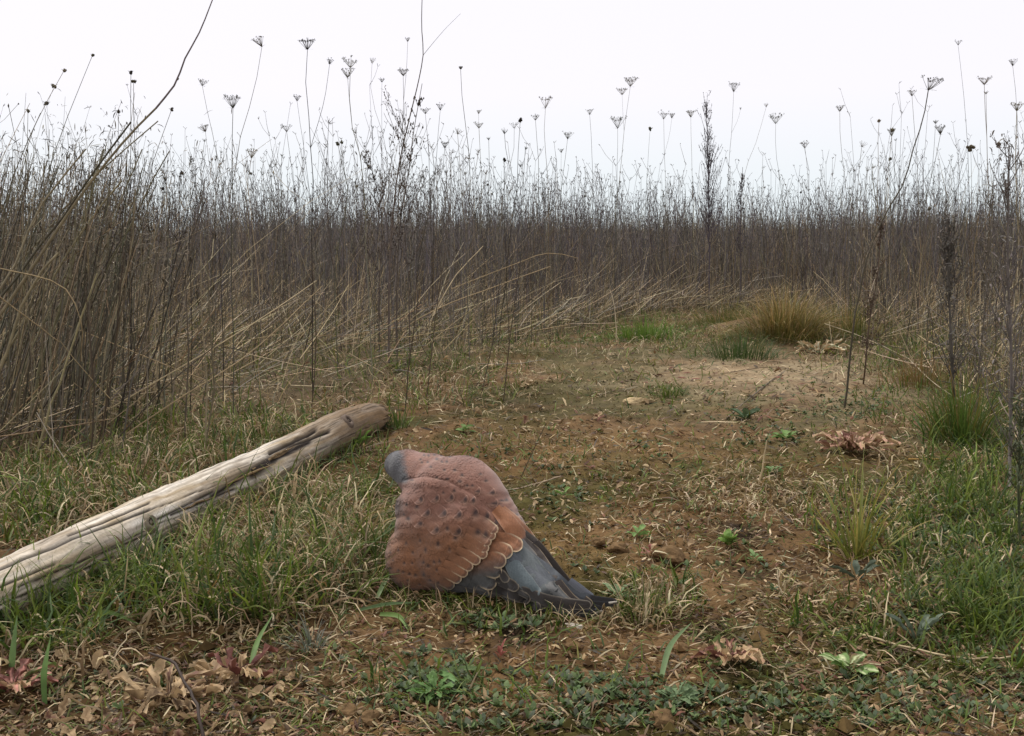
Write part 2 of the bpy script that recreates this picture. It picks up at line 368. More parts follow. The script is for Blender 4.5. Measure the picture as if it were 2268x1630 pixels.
# matted dry grass and litter under the stems
def mat_grass(n, d0, d1, name, label, cols, Lr, wr, th1=(0.8, 2.4), soft=0.8, K=5, cat='dry grass'):
    g = Geo(); b = field_points(n, d0, d1, 0.72, soft)
    az = rng.uniform(-3.14, 3.14, n); L = rng.uniform(*Lr, n) * (0.5 + 0.5 * np.clip((np.hypot(b[:, 0], b[:, 1]) - bound(b[:, 0], b[:, 1])), 0, 1))
    p = arcs(b, L, az, rng.uniform(0.0, 1.2, n), rng.uniform(*th1, n), K); aboveground(p)
    sc_ = np.clip(b[:, 1] / 4, 1, 2.2)
    ribbons(g, p, rng.uniform(*wr, n)[:, None] * sc_[:, None] * taper(K)[None], side_of(az), pal(cols, n, 0.25))
    return tag(g.build(name, M_BLADE()), label, cat, kind='stuff')
mat_grass(26000, 1.7, 8, 'dry_grass', 'matted dry grass tangled beneath the dead stems', [c(116, 100, 70), c(84, 72, 50), c(154, 136, 100), c(76, 76, 42), c(56, 46, 34), c(176, 158, 120)], (0.06, 0.22), (0.0012, 0.003), soft=0.22)
mat_grass(9000, 8, 20, 'far_dry_grass', 'dull dry grass under the far stems', [c(92, 80, 62), c(80, 70, 56), c(72, 62, 50)], (0.15, 0.4), (0.004, 0.009), K=4)
mat_grass(4500, 1.7, 6.5, 'green_undergrowth', 'green grass blades growing among the dead stems', GREEN + OLIVE, (0.06, 0.2), (0.0018, 0.0035), (0.3, 1.8), soft=0.25, cat='grass')

# lying broken straws under the left-hand thicket
g = Geo(); n = 9000
b = field_points(n, 1.8, 8, 0.6, 0.22); az = np.where(rng.uniform(0, 1, n) < 0.5, rng.normal(0.4, 0.6, n), rng.uniform(-3.1, 3.1, n))
L = rng.uniform(0.05, 0.34, n); th = rng.uniform(0.75, 1.56, n)
p = arcs(b + np.array([0, 0, 1.0]) * (.01 + rng.exponential(.035, n))[:, None], L, az, th, th + rng.normal(0, 0.22, n), 4); aboveground(p, 0.004)
tubes(g, p, rng.uniform(0.0007, 0.0019, n)[:, None] * np.linspace(1.1, 0.7, 4)[None], 3, pal(STRAW + [c(132, 124, 112), c(110, 100, 88), c(84, 74, 62), c(96, 86, 72), c(166, 156, 138)], n, 0.3) * .95)
tag(g.build('fallen_straw', M_STRAW()), 'pale broken straws lying tangled below the thicket', 'straw', kind='stuff')

# ------------------------------------------------------------------ foreground grass (stuff)
def patch_pts(cx, cy, rx, ry, n):
    a = rng.uniform(0, 6.283, n); r = np.sqrt(rng.uniform(0, 1, n)); return gp(cx + rx * r * np.cos(a), cy + ry * r * np.sin(a))
def in_bird(p):
    vx, vy = toV(p); ln = np.interp(vx, [860, 1000, 1340], [1262, 1290, 1340]); return (vx > 862) & (vx < 1345) & (vy > ln - 75) & (vy < ln + 24)
def grass(g, b, Lr, wr, th0, th1, cols, K=6, azb=None, fold=0.15):
    b = b[~in_bird(b)]; n = len(b); az = rng.uniform(-3.14, 3.14, n) if azb is None else rng.normal(azb, 0.8, n)
    p = arcs(b, rng.uniform(*Lr, n) * rng.uniform(.6, 1.1, n), az, rng.uniform(*th0, n), rng.uniform(*th1, n), K, 1.5); p[:, 1:-1] += rng.normal(0, .0012, p[:, 1:-1].shape); aboveground(p)
    col = pal(cols, n, 0.2)[:, None] * np.linspace(0.9, 1.1, K)[None, :, None]
    ribbons(g, p, rng.uniform(*wr, n)[:, None] * taper(K, 0.08)[None], side_of(az), col, fold)
g = Geo()
for (cx, cy, rx, ry, n, s) in ((560, 1190, 230, 120, 430, 1.15), (690, 1080, 150, 100, 200, 1), (470, 1330, 230, 60, 340, 1.3), (720, 1250, 130, 110, 260, 1.2), (330, 1300, 160, 60, 150, 1.0),
                               (90, 1400, 150, 60, 240, 1.2), (250, 1330, 140, 60, 140, 1.1), (500, 980, 280, 60, 420, 1.0), (200, 1080, 220, 80, 420, 1), (480, 960, 260, 70, 260, 1), (60, 1170, 100, 50, 160, 1), (820, 900, 140, 50, 130, 1),
                               (150, 1090, 160, 60, 160, 1.1), (1010, 850, 160, 60, 180, .8), (700, 800, 260, 50, 260, .9), (1480, 870, 50, 12, 70, .5), (1370, 735, 200, 30, 420, .6), (1280, 730, 360, 55, 900, .9), (1000, 790, 200, 60, 300, .9), (1960, 770, 170, 60, 380, .9), (1560, 760, 120, 40, 160, .8),
                               (1230, 700, 250, 25, 300, .6), (1560, 690, 160, 25, 300, .6), (2120, 1230, 160, 160, 900, .6), (2160, 1010, 120, 150, 600, 1), (2080, 800, 150, 60, 400, 1), (2200, 1350, 90, 90, 300, .7), (2180, 1100, 110, 120, 260, .6), (2000, 1380, 260, 70, 220, .5), (1960, 1160, 200, 90, 220, .6), (2200, 1420, 120, 90, 160, .6), (1450, 1330, 120, 60, 90, .6),
                               (1050, 1010, 260, 40, 120, .45), (2060, 900, 170, 60, 260, .8), (1650, 1100, 350, 90, 150, .4), (830, 1120, 60, 130, 80, .7), (1080, 1400, 200, 25, 30, .5), (1100, 1530, 300, 50, 60, .5)):
    grass(g, patch_pts(cx, cy, rx, ry, int(n * 1.3)), (0.025 * s, 0.105 * s), (0.0013, 0.0040), (0.0, 1.1), (0.6, 2.1), GREEN)
tag(g.build('green_grass', M_BLADE()), 'fresh green grass blades around the log and over the soil', 'grass', kind='stuff')
g = Geo()
for (cx, cy, rx, ry, n, s) in ((600, 1170, 230, 120, 620, 1.25), (330, 1300, 220, 70, 300, 1.1), (680, 1240, 150, 130, 340, 1.35), (400, 1330, 280, 90, 240, .9), (520, 985, 300, 60, 420, 1), (200, 1075, 230, 90, 560, 1.2), (480, 950, 300, 90, 420, 1.2), (60, 1160, 110, 60, 160, 1), (1030, 860, 180, 70, 240, .9), (150, 1430, 200, 90, 130, .9),
                               (880, 850, 200, 60, 200, 1), (1180, 720, 230, 40, 300, .8), (1500, 690, 250, 25, 300, .8), (1250, 735, 380, 60, 800, 1.0), (1950, 780, 190, 70, 420, 1), (1560, 745, 160, 45, 240, .9), (1300, 840, 330, 50, 260, .5), (1400, 1340, 130, 60, 150, .7), (1680, 1090, 180, 60, 260, .5), (1980, 1300, 260, 120, 260, .6), (2120, 1230, 160, 160, 380, .6),
                               (2070, 1000, 170, 90, 260, .8), (1880, 1120, 260, 60, 160, .6), (1230, 950, 250, 60, 160, .4), (1500, 1150, 250, 100, 130, .4), (140, 1060, 180, 60, 240, 1), (640, 1200, 200, 120, 420, 1.3)):
    grass(g, patch_pts(cx, cy, rx, ry, int(n * 1.9)), (0.025 * s, 0.085 * s), (0.0011, 0.0034), (0.0, 1.4), (1.3, 3.6), STRAW + [c(132, 108, 66), c(100, 82, 54)], 7, None, 0)
tag(g.build('withered_grass', M_BLADE()), 'curled straw coloured grass blades mixed into the green grass', 'dry grass', kind='stuff')

g = Geo()
for (n, cols, a_, b_) in ((13000, GREEN + OLIVE, (.4, 1.5), (1.0, 2.5)), (9000, STRAW + [c(130, 106, 72), c(104, 84, 58)], (.6, 1.6), (1.4, 2.8))):
    b = gp(rng.uniform(-60, 2330, n), 1640 - 960 * rng.uniform(0, 1, n) ** 1.1); v = fbm(b[:, 0], b[:, 1], .22, 3, 55) + .5 * sstep(.2, .6, b[:, 0]) + rng.uniform(-.3, .3, len(b)); b = b[v > -.16]
    b = b[~in_bird(b)]; n = len(b); az = rng.uniform(-3.14, 3.14, n); q_ = np.clip(b[:, 1] / 1.7, .8, 2.2)
    p = arcs(b, rng.uniform(.010, .034, n) * q_ ** .7, az, rng.uniform(*a_, n), rng.uniform(*b_, n), 4); aboveground(p)
    ribbons(g, p, (rng.uniform(.0010, .0026, n) * q_)[:, None] * taper(4, .1)[None], side_of(az), pal(cols, n, .25) * 1.05, .1)
tag(g.build('sparse_turf', M_BLADE()), 'thin sparse turf of short green and dry blades over the clearing', 'grass', kind='stuff')

# litter, crumbs, moss, ground-cover seedlings (stuff)
def clear_pts(n, y0=690, y1=1640, x0=-60, x1=2330, pw=0.75):
    vy = y1 - (y1 - y0) * rng.uniform(0, 1, n) ** (1 / pw); p = gp(rng.uniform(x0, x1, n), vy); return p
g = Geo(); p = clear_pts(12000); n = len(p); az = rng.uniform(-3.14, 3.14, n); L = (.004 + rng.exponential(.007, n)) * np.clip(p[:, 1] / 1.6, 0.8, 1.8)
q = arcs(p + [0, 0, 0.001], L, az, rng.uniform(1.0, 1.6, n), rng.uniform(1.3, 2.2, n), 3); aboveground(q, 0.0015)
ribbons(g, q, rng.uniform(0.0008, 0.0045, n)[:, None] * np.array([.5, 1, .3]) * np.clip(p[:, 1:2] / 1.6, 0.8, 1.5), side_of(az, 0.3), pal(STRAW + [c(110, 84, 60), c(100, 70, 56), c(84, 66, 48), c(70, 56, 42), c(60, 50, 38), c(92, 80, 54)], n, 0.3) * 0.9)
tag(g.build('straw_litter', M_BLADE()), 'short scraps of straw and dead leaf scattered over the soil', 'litter', kind='stuff')
g = Geo(); p = clear_pts(11000, 700); v = fbm(p[:, 0], p[:, 1], .2, 3, 71) + rng.uniform(-.3, .3, len(p)); p = p[(v > -.1) & ~in_bird(p)][:7000]; n = len(p); az = rng.uniform(-3.14, 3.14, n); q_ = np.clip(p[:, 1] / 1.6, .8, 2)
q = arcs(p + [0, 0, .003], rng.uniform(.006, .017, n) * q_, az, rng.uniform(.7, 1.6, n), rng.uniform(1.4, 3.0, n), 4); aboveground(q, .0015)
ribbons(g, q, (rng.uniform(.002, .0055, n) * q_)[:, None] * np.array([.35, 1, .9, .2]), side_of(az, .5), pal([c(150, 124, 88), c(128, 102, 70), c(104, 80, 54), c(168, 146, 108), c(116, 78, 60), c(90, 84, 48), c(76, 60, 42)], n, .2), .2)
tag(g.build('leaf_litter', M_LEAF()), 'crumpled bits of brown and tan leaf strewn over the clearing', 'leaf litter', kind='stuff')
g = Geo(); p = clear_pts(14000, pw=0.6); n = len(p); s = rng.exponential(0.0011, n) + 0.0009
blobs(g, p + np.stack([np.zeros(n), np.zeros(n), s * 0.4], 1), np.stack([s * 1.1, s * 1.1, s * 0.8], 1), ground_colour(p[:, 0], p[:, 1]) * rng.uniform(0.85, 1.25, (n, 1)), False, 0.3)
tag(g.build('soil_crumbs', mat('crumb', 0.95, 0, 0.2, 200, 0, 0.1), smooth=False), 'small crumbs of brown soil strewn over the ground', 'soil crumbs', kind='stuff')
g = Geo(); p = clear_pts(60000, pw=0.6); f = fbm(p[:, 0], p[:, 1], 0.35, 3, 44) + 0.35 * fbm(p[:, 0], p[:, 1], 0.11, 3, 42) > -0.16; p = p[f][:44000]; n = len(p); az = rng.uniform(-3.14, 3.14, n)
q = arcs(p - [0, 0, .0008], rng.uniform(0.003, 0.0065, n) * np.clip(p[:, 1] / 1.5, .8, 1.6), az, rng.uniform(.5, 1.35, n), rng.uniform(.9, 1.6, n), 2)
ribbons(g, q, np.array([0.0018, 0.0006]) * np.clip(p[:, 1:2] / 1.5, .8, 2), side_of(az), pal([c(92, 88, 38), c(80, 78, 36), c(104, 86, 44), c(92, 70, 40), c(68, 66, 32)], n, .25))
tag(g.build('moss', M_BLADE()), 'olive and rusty moss carpeting hollows of the soil', 'moss', kind='stuff')
def seedlings(g, b, nl, Lr, cols, wf=0.55, th=(0.9, 1.5)):
    for k in range(nl):
        n = len(b); az = rng.uniform(0, 6.283, n); t0 = rng.uniform(*th, n)
        p = arcs(b + [0, 0, 0.002], rng.uniform(*Lr, n), az, t0 * 0.6, t0 * 1.15, 4); aboveground(p, 0.002)
        Lw = np.linalg.norm(p[:, -1] - p[:, 0], axis=1)[:, None]
        ribbons(g, p, Lw * wf * np.array([0.15, 0.75, 1.0, 0.15]), side_of(az, 0.1), pal(cols, n, .2), 0.1)
g = Geo()
LG = [c(88, 106, 60), c(74, 92, 50), c(98, 114, 70), c(76, 90, 62), c(66, 80, 40), c(86, 94, 72)]
for (cx, cy, rx, ry, n) in ((1180, 1560, 330, 70, 330), (960, 1500, 90, 60, 150), (1110, 1380, 90, 25, 90), (2180, 1230, 120, 150, 1100), (2140, 1330, 150, 70, 420), (2060, 1180, 160, 80, 320), (1950, 1560, 300, 60, 260), (1980, 1180, 160, 60, 90), (2080, 1330, 120, 60, 110), (1340, 1000, 300, 60, 110), (1240, 1110, 70, 40, 60),
                            (1400, 1560, 160, 60, 120), (1590, 1570, 120, 50, 90), (1330, 745, 110, 22, 240), (1760, 900, 260, 50, 160), (1700, 970, 90, 25, 110), (1500, 1200, 400, 160, 120), (2200, 1520, 90, 90, 60), (1890, 900, 90, 35, 170), (560, 1520, 500, 90, 70)):
    seedlings(g, patch_pts(cx, cy, rx, ry, int(n * .55)), 5, (0.004, 0.011), LG)
b = clear_pts(16000, pw=.7); v = fbm(b[:, 0], b[:, 1], .18, 3, 66) + .5 * sstep(.1, .6, b[:, 0]) + rng.uniform(-.25, .25, len(b)); seedlings(g, b[v > -.06][:11000], 4, (.003, .009), LG + OLIVE) if cx == 1180 else None
tag(g.build('ground_cover', M_LEAF()), 'mats of tiny grey green seedling leaves on the soil', 'ground cover', kind='stuff')

# ------------------------------------------------------------------ dried umbel plants
def umbel_geo(g, org, R, nr=16, depth=0.9, tilt=(0, 0), col=None, K=4, umb=6, closed=0.5, lw=0.00055):
    org = np.asarray(org, float); col = STEM[0] if col is None else col
    a = np.arange(nr) * 2.399 + rng.uniform(0, 6); rho = np.sqrt((np.arange(nr) + 0.6) / nr) * rng.uniform(0.82, 1.1, nr)
    t = np.linspace(0, 1, K)[None]
    out = rho[:, None] * R * (t ** (0.8 + closed * 0.3)); zz = depth * R * (t ** 1.0) * (0.72 + 0.30 * rho[:, None] + 0.25 * closed * rho[:, None] * t) * rng.uniform(.85, 1.12, (nr, 1))
    p = np.stack([out * np.cos(a)[:, None], out * np.sin(a)[:, None], zz], -1)
    T = np.array([tilt[0], tilt[1], 1.0]); T /= np.linalg.norm(T); X_ = np.cross([0, 1, 0], T); X_ /= np.linalg.norm(X_); Y_ = np.cross(T, X_)
    Bm = np.stack([X_, Y_, T]); 
    ok_ = rng.uniform(0, 1, nr) < rng.uniform(.65, 1.0); p = p[ok_]; nr = len(p)
    tubes(g, p @ Bm + org, lw * np.linspace(1.3, 0.8, K)[None], 3, col)
    e = p[:, -1]; d = p[:, -1] - p[:, -2]; d /= np.linalg.norm(d, axis=1, keepdims=True)
    for k in range(umb):
        dd = d + rng.normal(0, 0.6, d.shape) + [0, 0, 0.3]; dd /= np.linalg.norm(dd, axis=1, keepdims=True)
        l = rng.uniform(0.16, 0.3, nr)[:, None] * R; e2 = e + dd * l
        q = np.stack([e, e2], 1)
        ribbons(g, q @ Bm + org, lw * 1.2, np.array([1, 0.3, 0.2]), col)
        kk = rng.uniform(0, 1, nr) < 0.75
        blobs(g, e2[kk] @ Bm + org, rng.uniform(.03, .06, kk.sum()) * R, col * 1.0)
    nb = 7; a2 = rng.uniform(0, 6.28, nb); br = arcs(np.zeros((nb, 3)), R * 0.7, a2, np.full(nb, 1.3), np.full(nb, 2.2), 3)
    ribbons(g, br @ Bm + org, lw * 1.6, np.array([1, 0.3, 0.2]), col)

def bud_geo(g, org, r, tilt, col):
    org = np.asarray(org, float); n = 14; blobs(g, org + rng.normal(0, r * .4, (n, 3)), np.full(n, r * .62), col, True)
    nb = 9; a2 = rng.uniform(0, 6.28, nb); br = arcs(np.repeat(org[None], nb, 0), r * 1.9, a2, np.full(nb, 1.3), np.full(nb, 0.3), 3)
    ribbons(g, br, r * .18, np.array([1, .3, .2]), col)

def jag(path, amp):
    path = path.copy(); path[1:-1] += rng.normal(0, amp, path[1:-1].shape); return path

UG = 'dried umbel plants against the sky'
def umbel_plant(vx, vy, size, bx, label, kind='umbel', tilt=0.0, d=None, side=None, mid=None, col=None, K=12, name='dried_umbel_plant', rad=0.0013):
    """vx,vy head, size = head width in picture pixels, bx = picture x where the stem meets y=560"""
    if d is None: d = float(np.clip(98.0 / size, 2.6, 7.5)); d = max(d, float(np.interp((bx - 1134) / F, BT, BD)) + .35)
    col = pal(STEM, 1, .15)[0] * 0.85 if col is None else col
    head = P(vx, vy, d); low = P(bx, 560, d + rng.uniform(-0.1, 0.1))
    gx = low[0] + (low[0] - head[0]) * 0.35; gy = low[1]
    base = np.array([gx, gy, float(H(gx, gy)) - 0.004])
    pts = [base, low] + ([P(a, b_, d) for a, b_ in mid] if mid else [(low * 0.45 + head * 0.55) + [rng.normal(0, .012), 0, 0]]) + [head]
    path = jag(smooth_path(pts, K), 0.0012)
    root = empty(name, base, label, 'dried plant', UG)
    g = Geo(); tubes(g, path, rad * np.linspace(1.35, .55, K)[None], 4, col)
    # nodes with small bract leaves
    for i in (K // 3, K // 2, 2 * K // 3):
        blobs(g, path[i][None], 0.0022, col * .8)
        bp = arcs(np.repeat(path[i][None], 2, 0), .02, rng.uniform(0, 6.28, 2), np.array([.5, .5]), np.array([1.4, .9]), 4)
        ribbons(g, bp, .0012, np.array([1, .2, .1]), col)
    g.build('stem', M_STRAW(), root, base)
    R = size / F * d / 2
    def head_at(pos, R, tl, nm='umbel'):
        g = Geo()
        if kind == 'bud': bud_geo(g, pos, R * .7, tl, col * .75)
        else: umbel_geo(g, pos, R, nr=int(np.clip(10 + R * 500, 11, 26)), depth=rng.uniform(.8, 1.2), tilt=(tl, rng.normal(0, .15)), col=col * .8, closed=rng.uniform(.2, 1))
        g.build(nm if kind != 'bud' else 'seed_head', M_STRAW(), root, base)
    head_at(path[-1], R, tilt)
    if side:
        for (sx, sy, ss) in side:
            e = P(sx, sy, d + rng.uniform(-.05, .05)); k = np.argmin(np.abs(path[:, 2] - (e[2] - abs(e[0] - head[0]) - .16)))
            sp = smooth_path([path[k], path[k] * .4 + e * .6 + [(e[0] - path[k][0]) * .15, 0, 0], e], 7)
            g = Geo(); tubes(g, sp, rad * .65 * np.linspace(1, .7, 7)[None], 3, col); g.build('branch', M_STRAW(), root, base)
            head_at(e, ss / F * d / 2, (sx - vx) * .002)
    return root
U = umbel_plant
U(580, 104, 26, 495, 'dried umbel tipped sideways on a long stalk, left of the two tallest umbels', tilt=-.5, mid=[(535, 300), (560, 210)], side=[(455, 292, 24)])
U(681, 110, 36, 690, 'tall dried umbel with spread V shaped head above all its neighbours', mid=[(688, 300), (679, 200)], side=[(730, 142, 16)])
U(776, 150, 36, 812, 'pair of stacked open umbels just left of the long branching stem', mid=[(800, 360), (775, 240)], side=[(770, 172, 28)])
U(448, 190, 22, 520, 'ragged half-shed umbel leaning left over the bare grass stalks', tilt=.3, mid=[(495, 420), (465, 270)])
U(516, 240, 38, 514, 'flat wide dried umbel like a small plate, left of the sky middle', mid=[(514, 420), (515, 330)])
U(557, 350, 28, 556, 'low umbel on a straight stalk below the flat plate-like umbel')
U(658, 224, 18, 700, 'small forked umbel leaning left beside the tallest V shaped umbel')
U(824, 140, 15, 862, 'tiny pale umbel on a curved hair-thin stalk right of the stacked pair', mid=[(850, 300), (822, 210)])
U(846, 182, 14, 835, 'tiny closed umbel on a thread-like stalk below the tiny pale umbel')
U(893, 168, 24, 880, 'spiky umbel crossing the long branching stem', mid=[(884, 420), (893, 270)], side=[(903, 92, 12)])
U(635, 292, 22, 655, 'tangled dark umbel head with broken rays near the left sky', kind='umbel', mid=[(650, 400), (640, 330)])
U(942, 252, 20, 955, 'small umbel just right of the seed-beaded side shoot')
U(975, 244, 20, 960, 'ragged umbel with a raised right ray on an upright stalk')
U(985, 328, 24, 930, 'low crowded umbel below the ragged pair right of the bush', mid=[(960, 430), (980, 370)])
U(1061, 284, 20, 1062, 'twin small umbels one above the other on a straight stem', side=[(1060, 252, 13)])
U(1020, 150, 9, 1035, 'tall bare stalk with a broken hooked tip in the sky gap', kind='bud', mid=[(1040, 360), (1026, 230)], d=3.6)
U(1139, 284, 18, 1110, 'faint small umbel alone in the gap right of the twin umbels', mid=[(1115, 420), (1138, 330)])
U(1186, 266, 21, 1180, 'cup shaped umbel left of the broad middle umbel')
U(1208, 240, 31, 1215, 'broad shallow umbel alone near the middle of the sky', mid=[(1212, 380), (1205, 300)])
U(1257, 308, 23, 1240, 'knotted umbel cluster with a second head below', side=[(1243, 338, 14)])
U(1306, 254, 17, 1312, 'thin cup umbel standing between the knotted cluster and the triple heads')
U(1396, 192, 32, 1350, 'highest of the triple heads, a full bowl shaped umbel', side=[(1378, 210, 24)], mid=[(1370, 420), (1385, 270)])
U(1368, 285, 34, 1362, 'dark flat-topped umbel below the bowl shaped one', mid=[(1366, 420), (1368, 340)])
U(1440, 286, 11, 1425, 'small dark bud on a slanting stalk beside the flat-topped umbel', kind='bud')
U(1470, 264, 24, 1480, 'shallow dish umbel with a smaller one touching it', side=[(1488, 262, 14)])
U(1530, 260, 22, 1538, 'flat umbel just left of the bristly fir shaped weed')
U(1625, 204, 26, 1610, 'tall bowl umbel standing alone right of the bristly weed', mid=[(1614, 370), (1622, 270)], side=[(1640, 243, 6)])
U(1697, 237, 10, 1640, 'small forked head on a long slanting stalk', mid=[(1650, 380), (1680, 300)])
U(1718, 274, 32, 1738, 'wide fringed umbel with a drooping rim right of the slanting stalk', mid=[(1728, 400), (1718, 330)])
U(1783, 328, 24, 1788, 'lower broad umbel among crowded small heads')
U(1860, 247, 18, 1878, 'single small dark umbel on a straight stalk in open sky', mid=[(1872, 400), (1862, 320)])
U(1947, 268, 9, 1942, 'upright stalk ending in a small crooked stub', kind='bud', d=4.2)
U(1975, 302, 21, 2000, 'triangular umbel left of the thick slanting stalk', mid=[(1992, 430), (1978, 350)])
U(2020, 213, 20, 2040, 'pale umbel just left of the largest dark head')
U(2056, 200, 50, 1925, 'largest dark umbel head on a thick slanting pale-based stalk', tilt=.15, d=2.7, mid=[(1962, 470), (1992, 425), (2018, 350), (2042, 270)], rad=.0022, K=18)
U(2083, 298, 25, 2035, 'dark umbel right of the thick slanting stalk on a leaning stem', mid=[(2050, 440), (2075, 340)], side=[(2072, 274, 12)])
U(2122, 100, 16, 2150, 'faint high umbel near the upper right of the sky')
U(2180, 188, 28, 2190, 'pale ragged umbel high at the right above its small twin', side=[(2184, 208, 10)])
U(2243, 146, 19, 2262, 'topmost umbel close to the right edge')
U(2252, 246, 28, 2255, 'large pale umbel cut close to the right edge, with stout stem', rad=.002)
U(2150, 328, 17, 2150, 'round brown seed disc on a thick straight stem at the right', kind='bud')
U(2212, 320, 14, 2220, 'small round seed disc right of the thick straight stem', kind='bud')
U(120, 190, 13, 20, 'dark bead-like bud on a slanting stalk, upper of the two leftmost beads', kind='bud', mid=[(60, 400), (98, 250)])
U(104, 229, 13, 112, 'dark bead-like bud on a vertical stalk, lower of the two leftmost beads', kind='bud')
U(205, 122, 9, 60, 'tiny starry tip of a long straight stalk slanting up at the left', kind='bud', mid=[(100, 400), (165, 220)], d=3)
U(142, 156, 10, 30, 'split starry tip on a slanting stalk near the upper left corner', kind='bud', mid=[(45, 380), (100, 230)], d=3)
U(290, 160, 11, 285, 'upper of two brown buds standing together left of the bent branch', kind='bud', d=3)
U(296, 180, 11, 296, 'lower of two brown buds standing together left of the bent branch', kind='bud', d=3)
U(380, 243, 10, 330, 'single brown bud on a fine stalk right of the bent branch', kind='bud', mid=[(330, 390), (365, 290)], d=3)
U(62, 245, 10, 64, 'small bud above the leaning clump at the far left', kind='bud', d=3)
U(263, 247, 9, 270, 'small bud just left of the paired brown buds', kind='bud', d=3.2)
U(2058, 462, 9, 2060, 'tall pale thin stalk right of the thick slanting one', kind='bud', d=3.4)
U(748, 318, 10, 745, 'two dark narrow seed pods side by side on upright stalks', kind='bud', side=[(757, 315, 10)], d=3.4)

# crowd of smaller umbels: shared meshes, one object each
VAR = []
for k in range(12):
    g = Geo(); hgt = 1.0; col = pal(STEM, 1, .2)[0] * .9
    bow = rng.normal(0, .05, 2); path = smooth_path([[0, 0, 0], [bow[0] * .6, bow[1] * .6, .4], [bow[0] * 1.6, bow[1], .75], [bow[0] * 1.2, bow[1], 1.0]], 8)
    tubes(g, jag(path, .003), .0017 * np.linspace(1.3, .6, 8)[None], 3, col)
    if k % 4 != 3: umbel_geo(g, path[-1], rng.uniform(.010, .022), 10, rng.uniform(.6, 1.5), (rng.normal(0, .45), rng.normal(0, .3)), col * .8, 3, 4, lw=.0009)
    else: bud_geo(g, path[-1], .008, 0, col * .7)
    for j in range(rng.integers(1, 4)):
        s = path[rng.integers(3, 6)]; e = arcs(s[None], rng.uniform(.15, .3), rng.uniform(0, 6.28), .6, .05, 5)
        tubes(g, e, .0011, 3, col)
        if rng.uniform() < .75: umbel_geo(g, e[0, -1], rng.uniform(.010, .018), 9, 1.0, (rng.normal(0, .3), 0), col * .8, 3, 3, lw=.0009)
    VAR.append(g.build('small_umbel_plant', M_STRAW(), link=False))
cnt = 0
while cnt < 210:
    vx = rng.uniform(-150, 2420); d = float(np.clip(rng.gamma(4, 1.9), 4.2, 14)); x = (vx - 1134) / F * d
    if math.hypot(x, d) < float(bound(np.array(x), np.array(d))) + 0.2: continue
    if vx < 420 and rng.uniform() < .5: continue
    o = link_mesh('small_umbel_plant', VAR[cnt % 12], None, (x, d, float(H(x, d)) - .005))
    h = rng.uniform(.60, .92); o.scale = (h, h, h) ; o.rotation_euler = (rng.normal(0, .06), rng.normal(0, .06), rng.uniform(0, 6.28))
    LM = [(130, 'beyond the leaning clump at the left'), (420, 'right of the bent branch'), (600, 'near the flat plate-like umbel'), (740, 'near the tallest V shaped umbel'), (860, 'behind the bushy dark weed'), (1000, 'just right of the long branching weed'), (1120, 'below the twin small umbels'),
          (1260, 'below the broad middle umbel'), (1420, 'behind the three stacked heads'), (1520, 'just left of the bristly fir shaped weed'), (1640, 'just right of the bristly fir shaped weed'), (1780, 'near the wide fringed umbel'), (1900, 'near the single umbel in open sky'), (2030, 'near the thick slanting stalk'), (2160, 'behind the dark furry stalk'), (9999, 'by the right edge')]
    w_ = [l for a_, l in LM if vx < a_][0]; ht = 'tall' if h > .78 else 'short'; dp = 'near' if d < 5.5 else 'far'
    tag(o, f"{ht} {['thin', 'fine', 'pale', 'brown'][cnt % 4] if cnt % 4 in (0, 1) else 'dried'} umbel plant {'in front' if dp == 'near' else 'far back'} {w_}" if cnt % 12 % 4 != 3 else f'{ht} bud-tipped dry plant {"in front" if dp == "near" else "far back"} {w_}', 'dried plant', 'small umbels crowded along the skyline'); cnt += 1

# ------------------------------------------------------------------ branching weeds
def twig_weed(name, label, base, path, nb, bl, col, rad=.002, up=.5, seeds=True, t0=.3, sub=2, cat='dried plant', group=None, seedr=.003, fuzz=0, tmax=.97):
    root = empty(name, base, label, cat, group); K = len(path)
    g = Geo(); tubes(g, path, rad * np.linspace(1.3, .45, K)[None], 5, col); g.build('stem', M_STRAW(), root, base)
    g = Geo(); ends = []
    tt = rng.uniform(t0, tmax, nb); i = (tt * (K - 1)).astype(int); s = path[i]
    az = rng.uniform(0, 6.28, nb); L = bl * (1.15 - tt) * rng.uniform(.6, 1.3, nb) + bl * .15
    b = arcs(s, L, az, np.full(nb, up) + rng.normal(0, .15, nb), np.full(nb, up * .45), 6)
    tubes(g, b, rad * .45 * np.linspace(1, .5, 6)[None], 3, col)
    allp = [b[:, 1:].reshape(-1, 3)]
    for k in range(sub):
        j = rng.integers(1, 5, nb); s2 = b[np.arange(nb), j]; b2 = arcs(s2, L * .4, rng.uniform(0, 6.28, nb), np.full(nb, .7), np.full(nb, .2), 4)
        ribbons(g, b2, rad * .5, np.array([1, .2, .1]), col); allp.append(b2[:, 1:].reshape(-1, 3))
    g.build('branches', M_STRAW(), root, base)['kind'] = 'stuff'
    if seeds:
        q = np.concatenate(allp); g = Geo(); q = q[rng.uniform(0, 1, len(q)) < .7]; m = len(q)
        blobs(g, q + rng.normal(0, .002, q.shape), np.stack([np.full(m, seedr * .7), np.full(m, seedr * .7), np.full(m, seedr * 1.5)], 1) * rng.uniform(.6, 1.2, (m, 1)), col * .75)
        if fuzz:
            q2 = q[rng.integers(0, m, fuzz)] + rng.normal(0, .006, (fuzz, 3)); az2 = rng.uniform(0, 6.28, fuzz)
            ribbons(g, arcs(q2, rng.uniform(.008, .022, fuzz), az2, rng.uniform(.2, 1.6, fuzz), rng.uniform(1, 2.8, fuzz), 4), .003 * np.array([.4, 1, .9, .3]), side_of(az2), pal([col, col * .8, col * 1.2], fuzz))
        g.build('seeds', M_LEAF(), root, base)['kind'] = 'stuff'
    return root
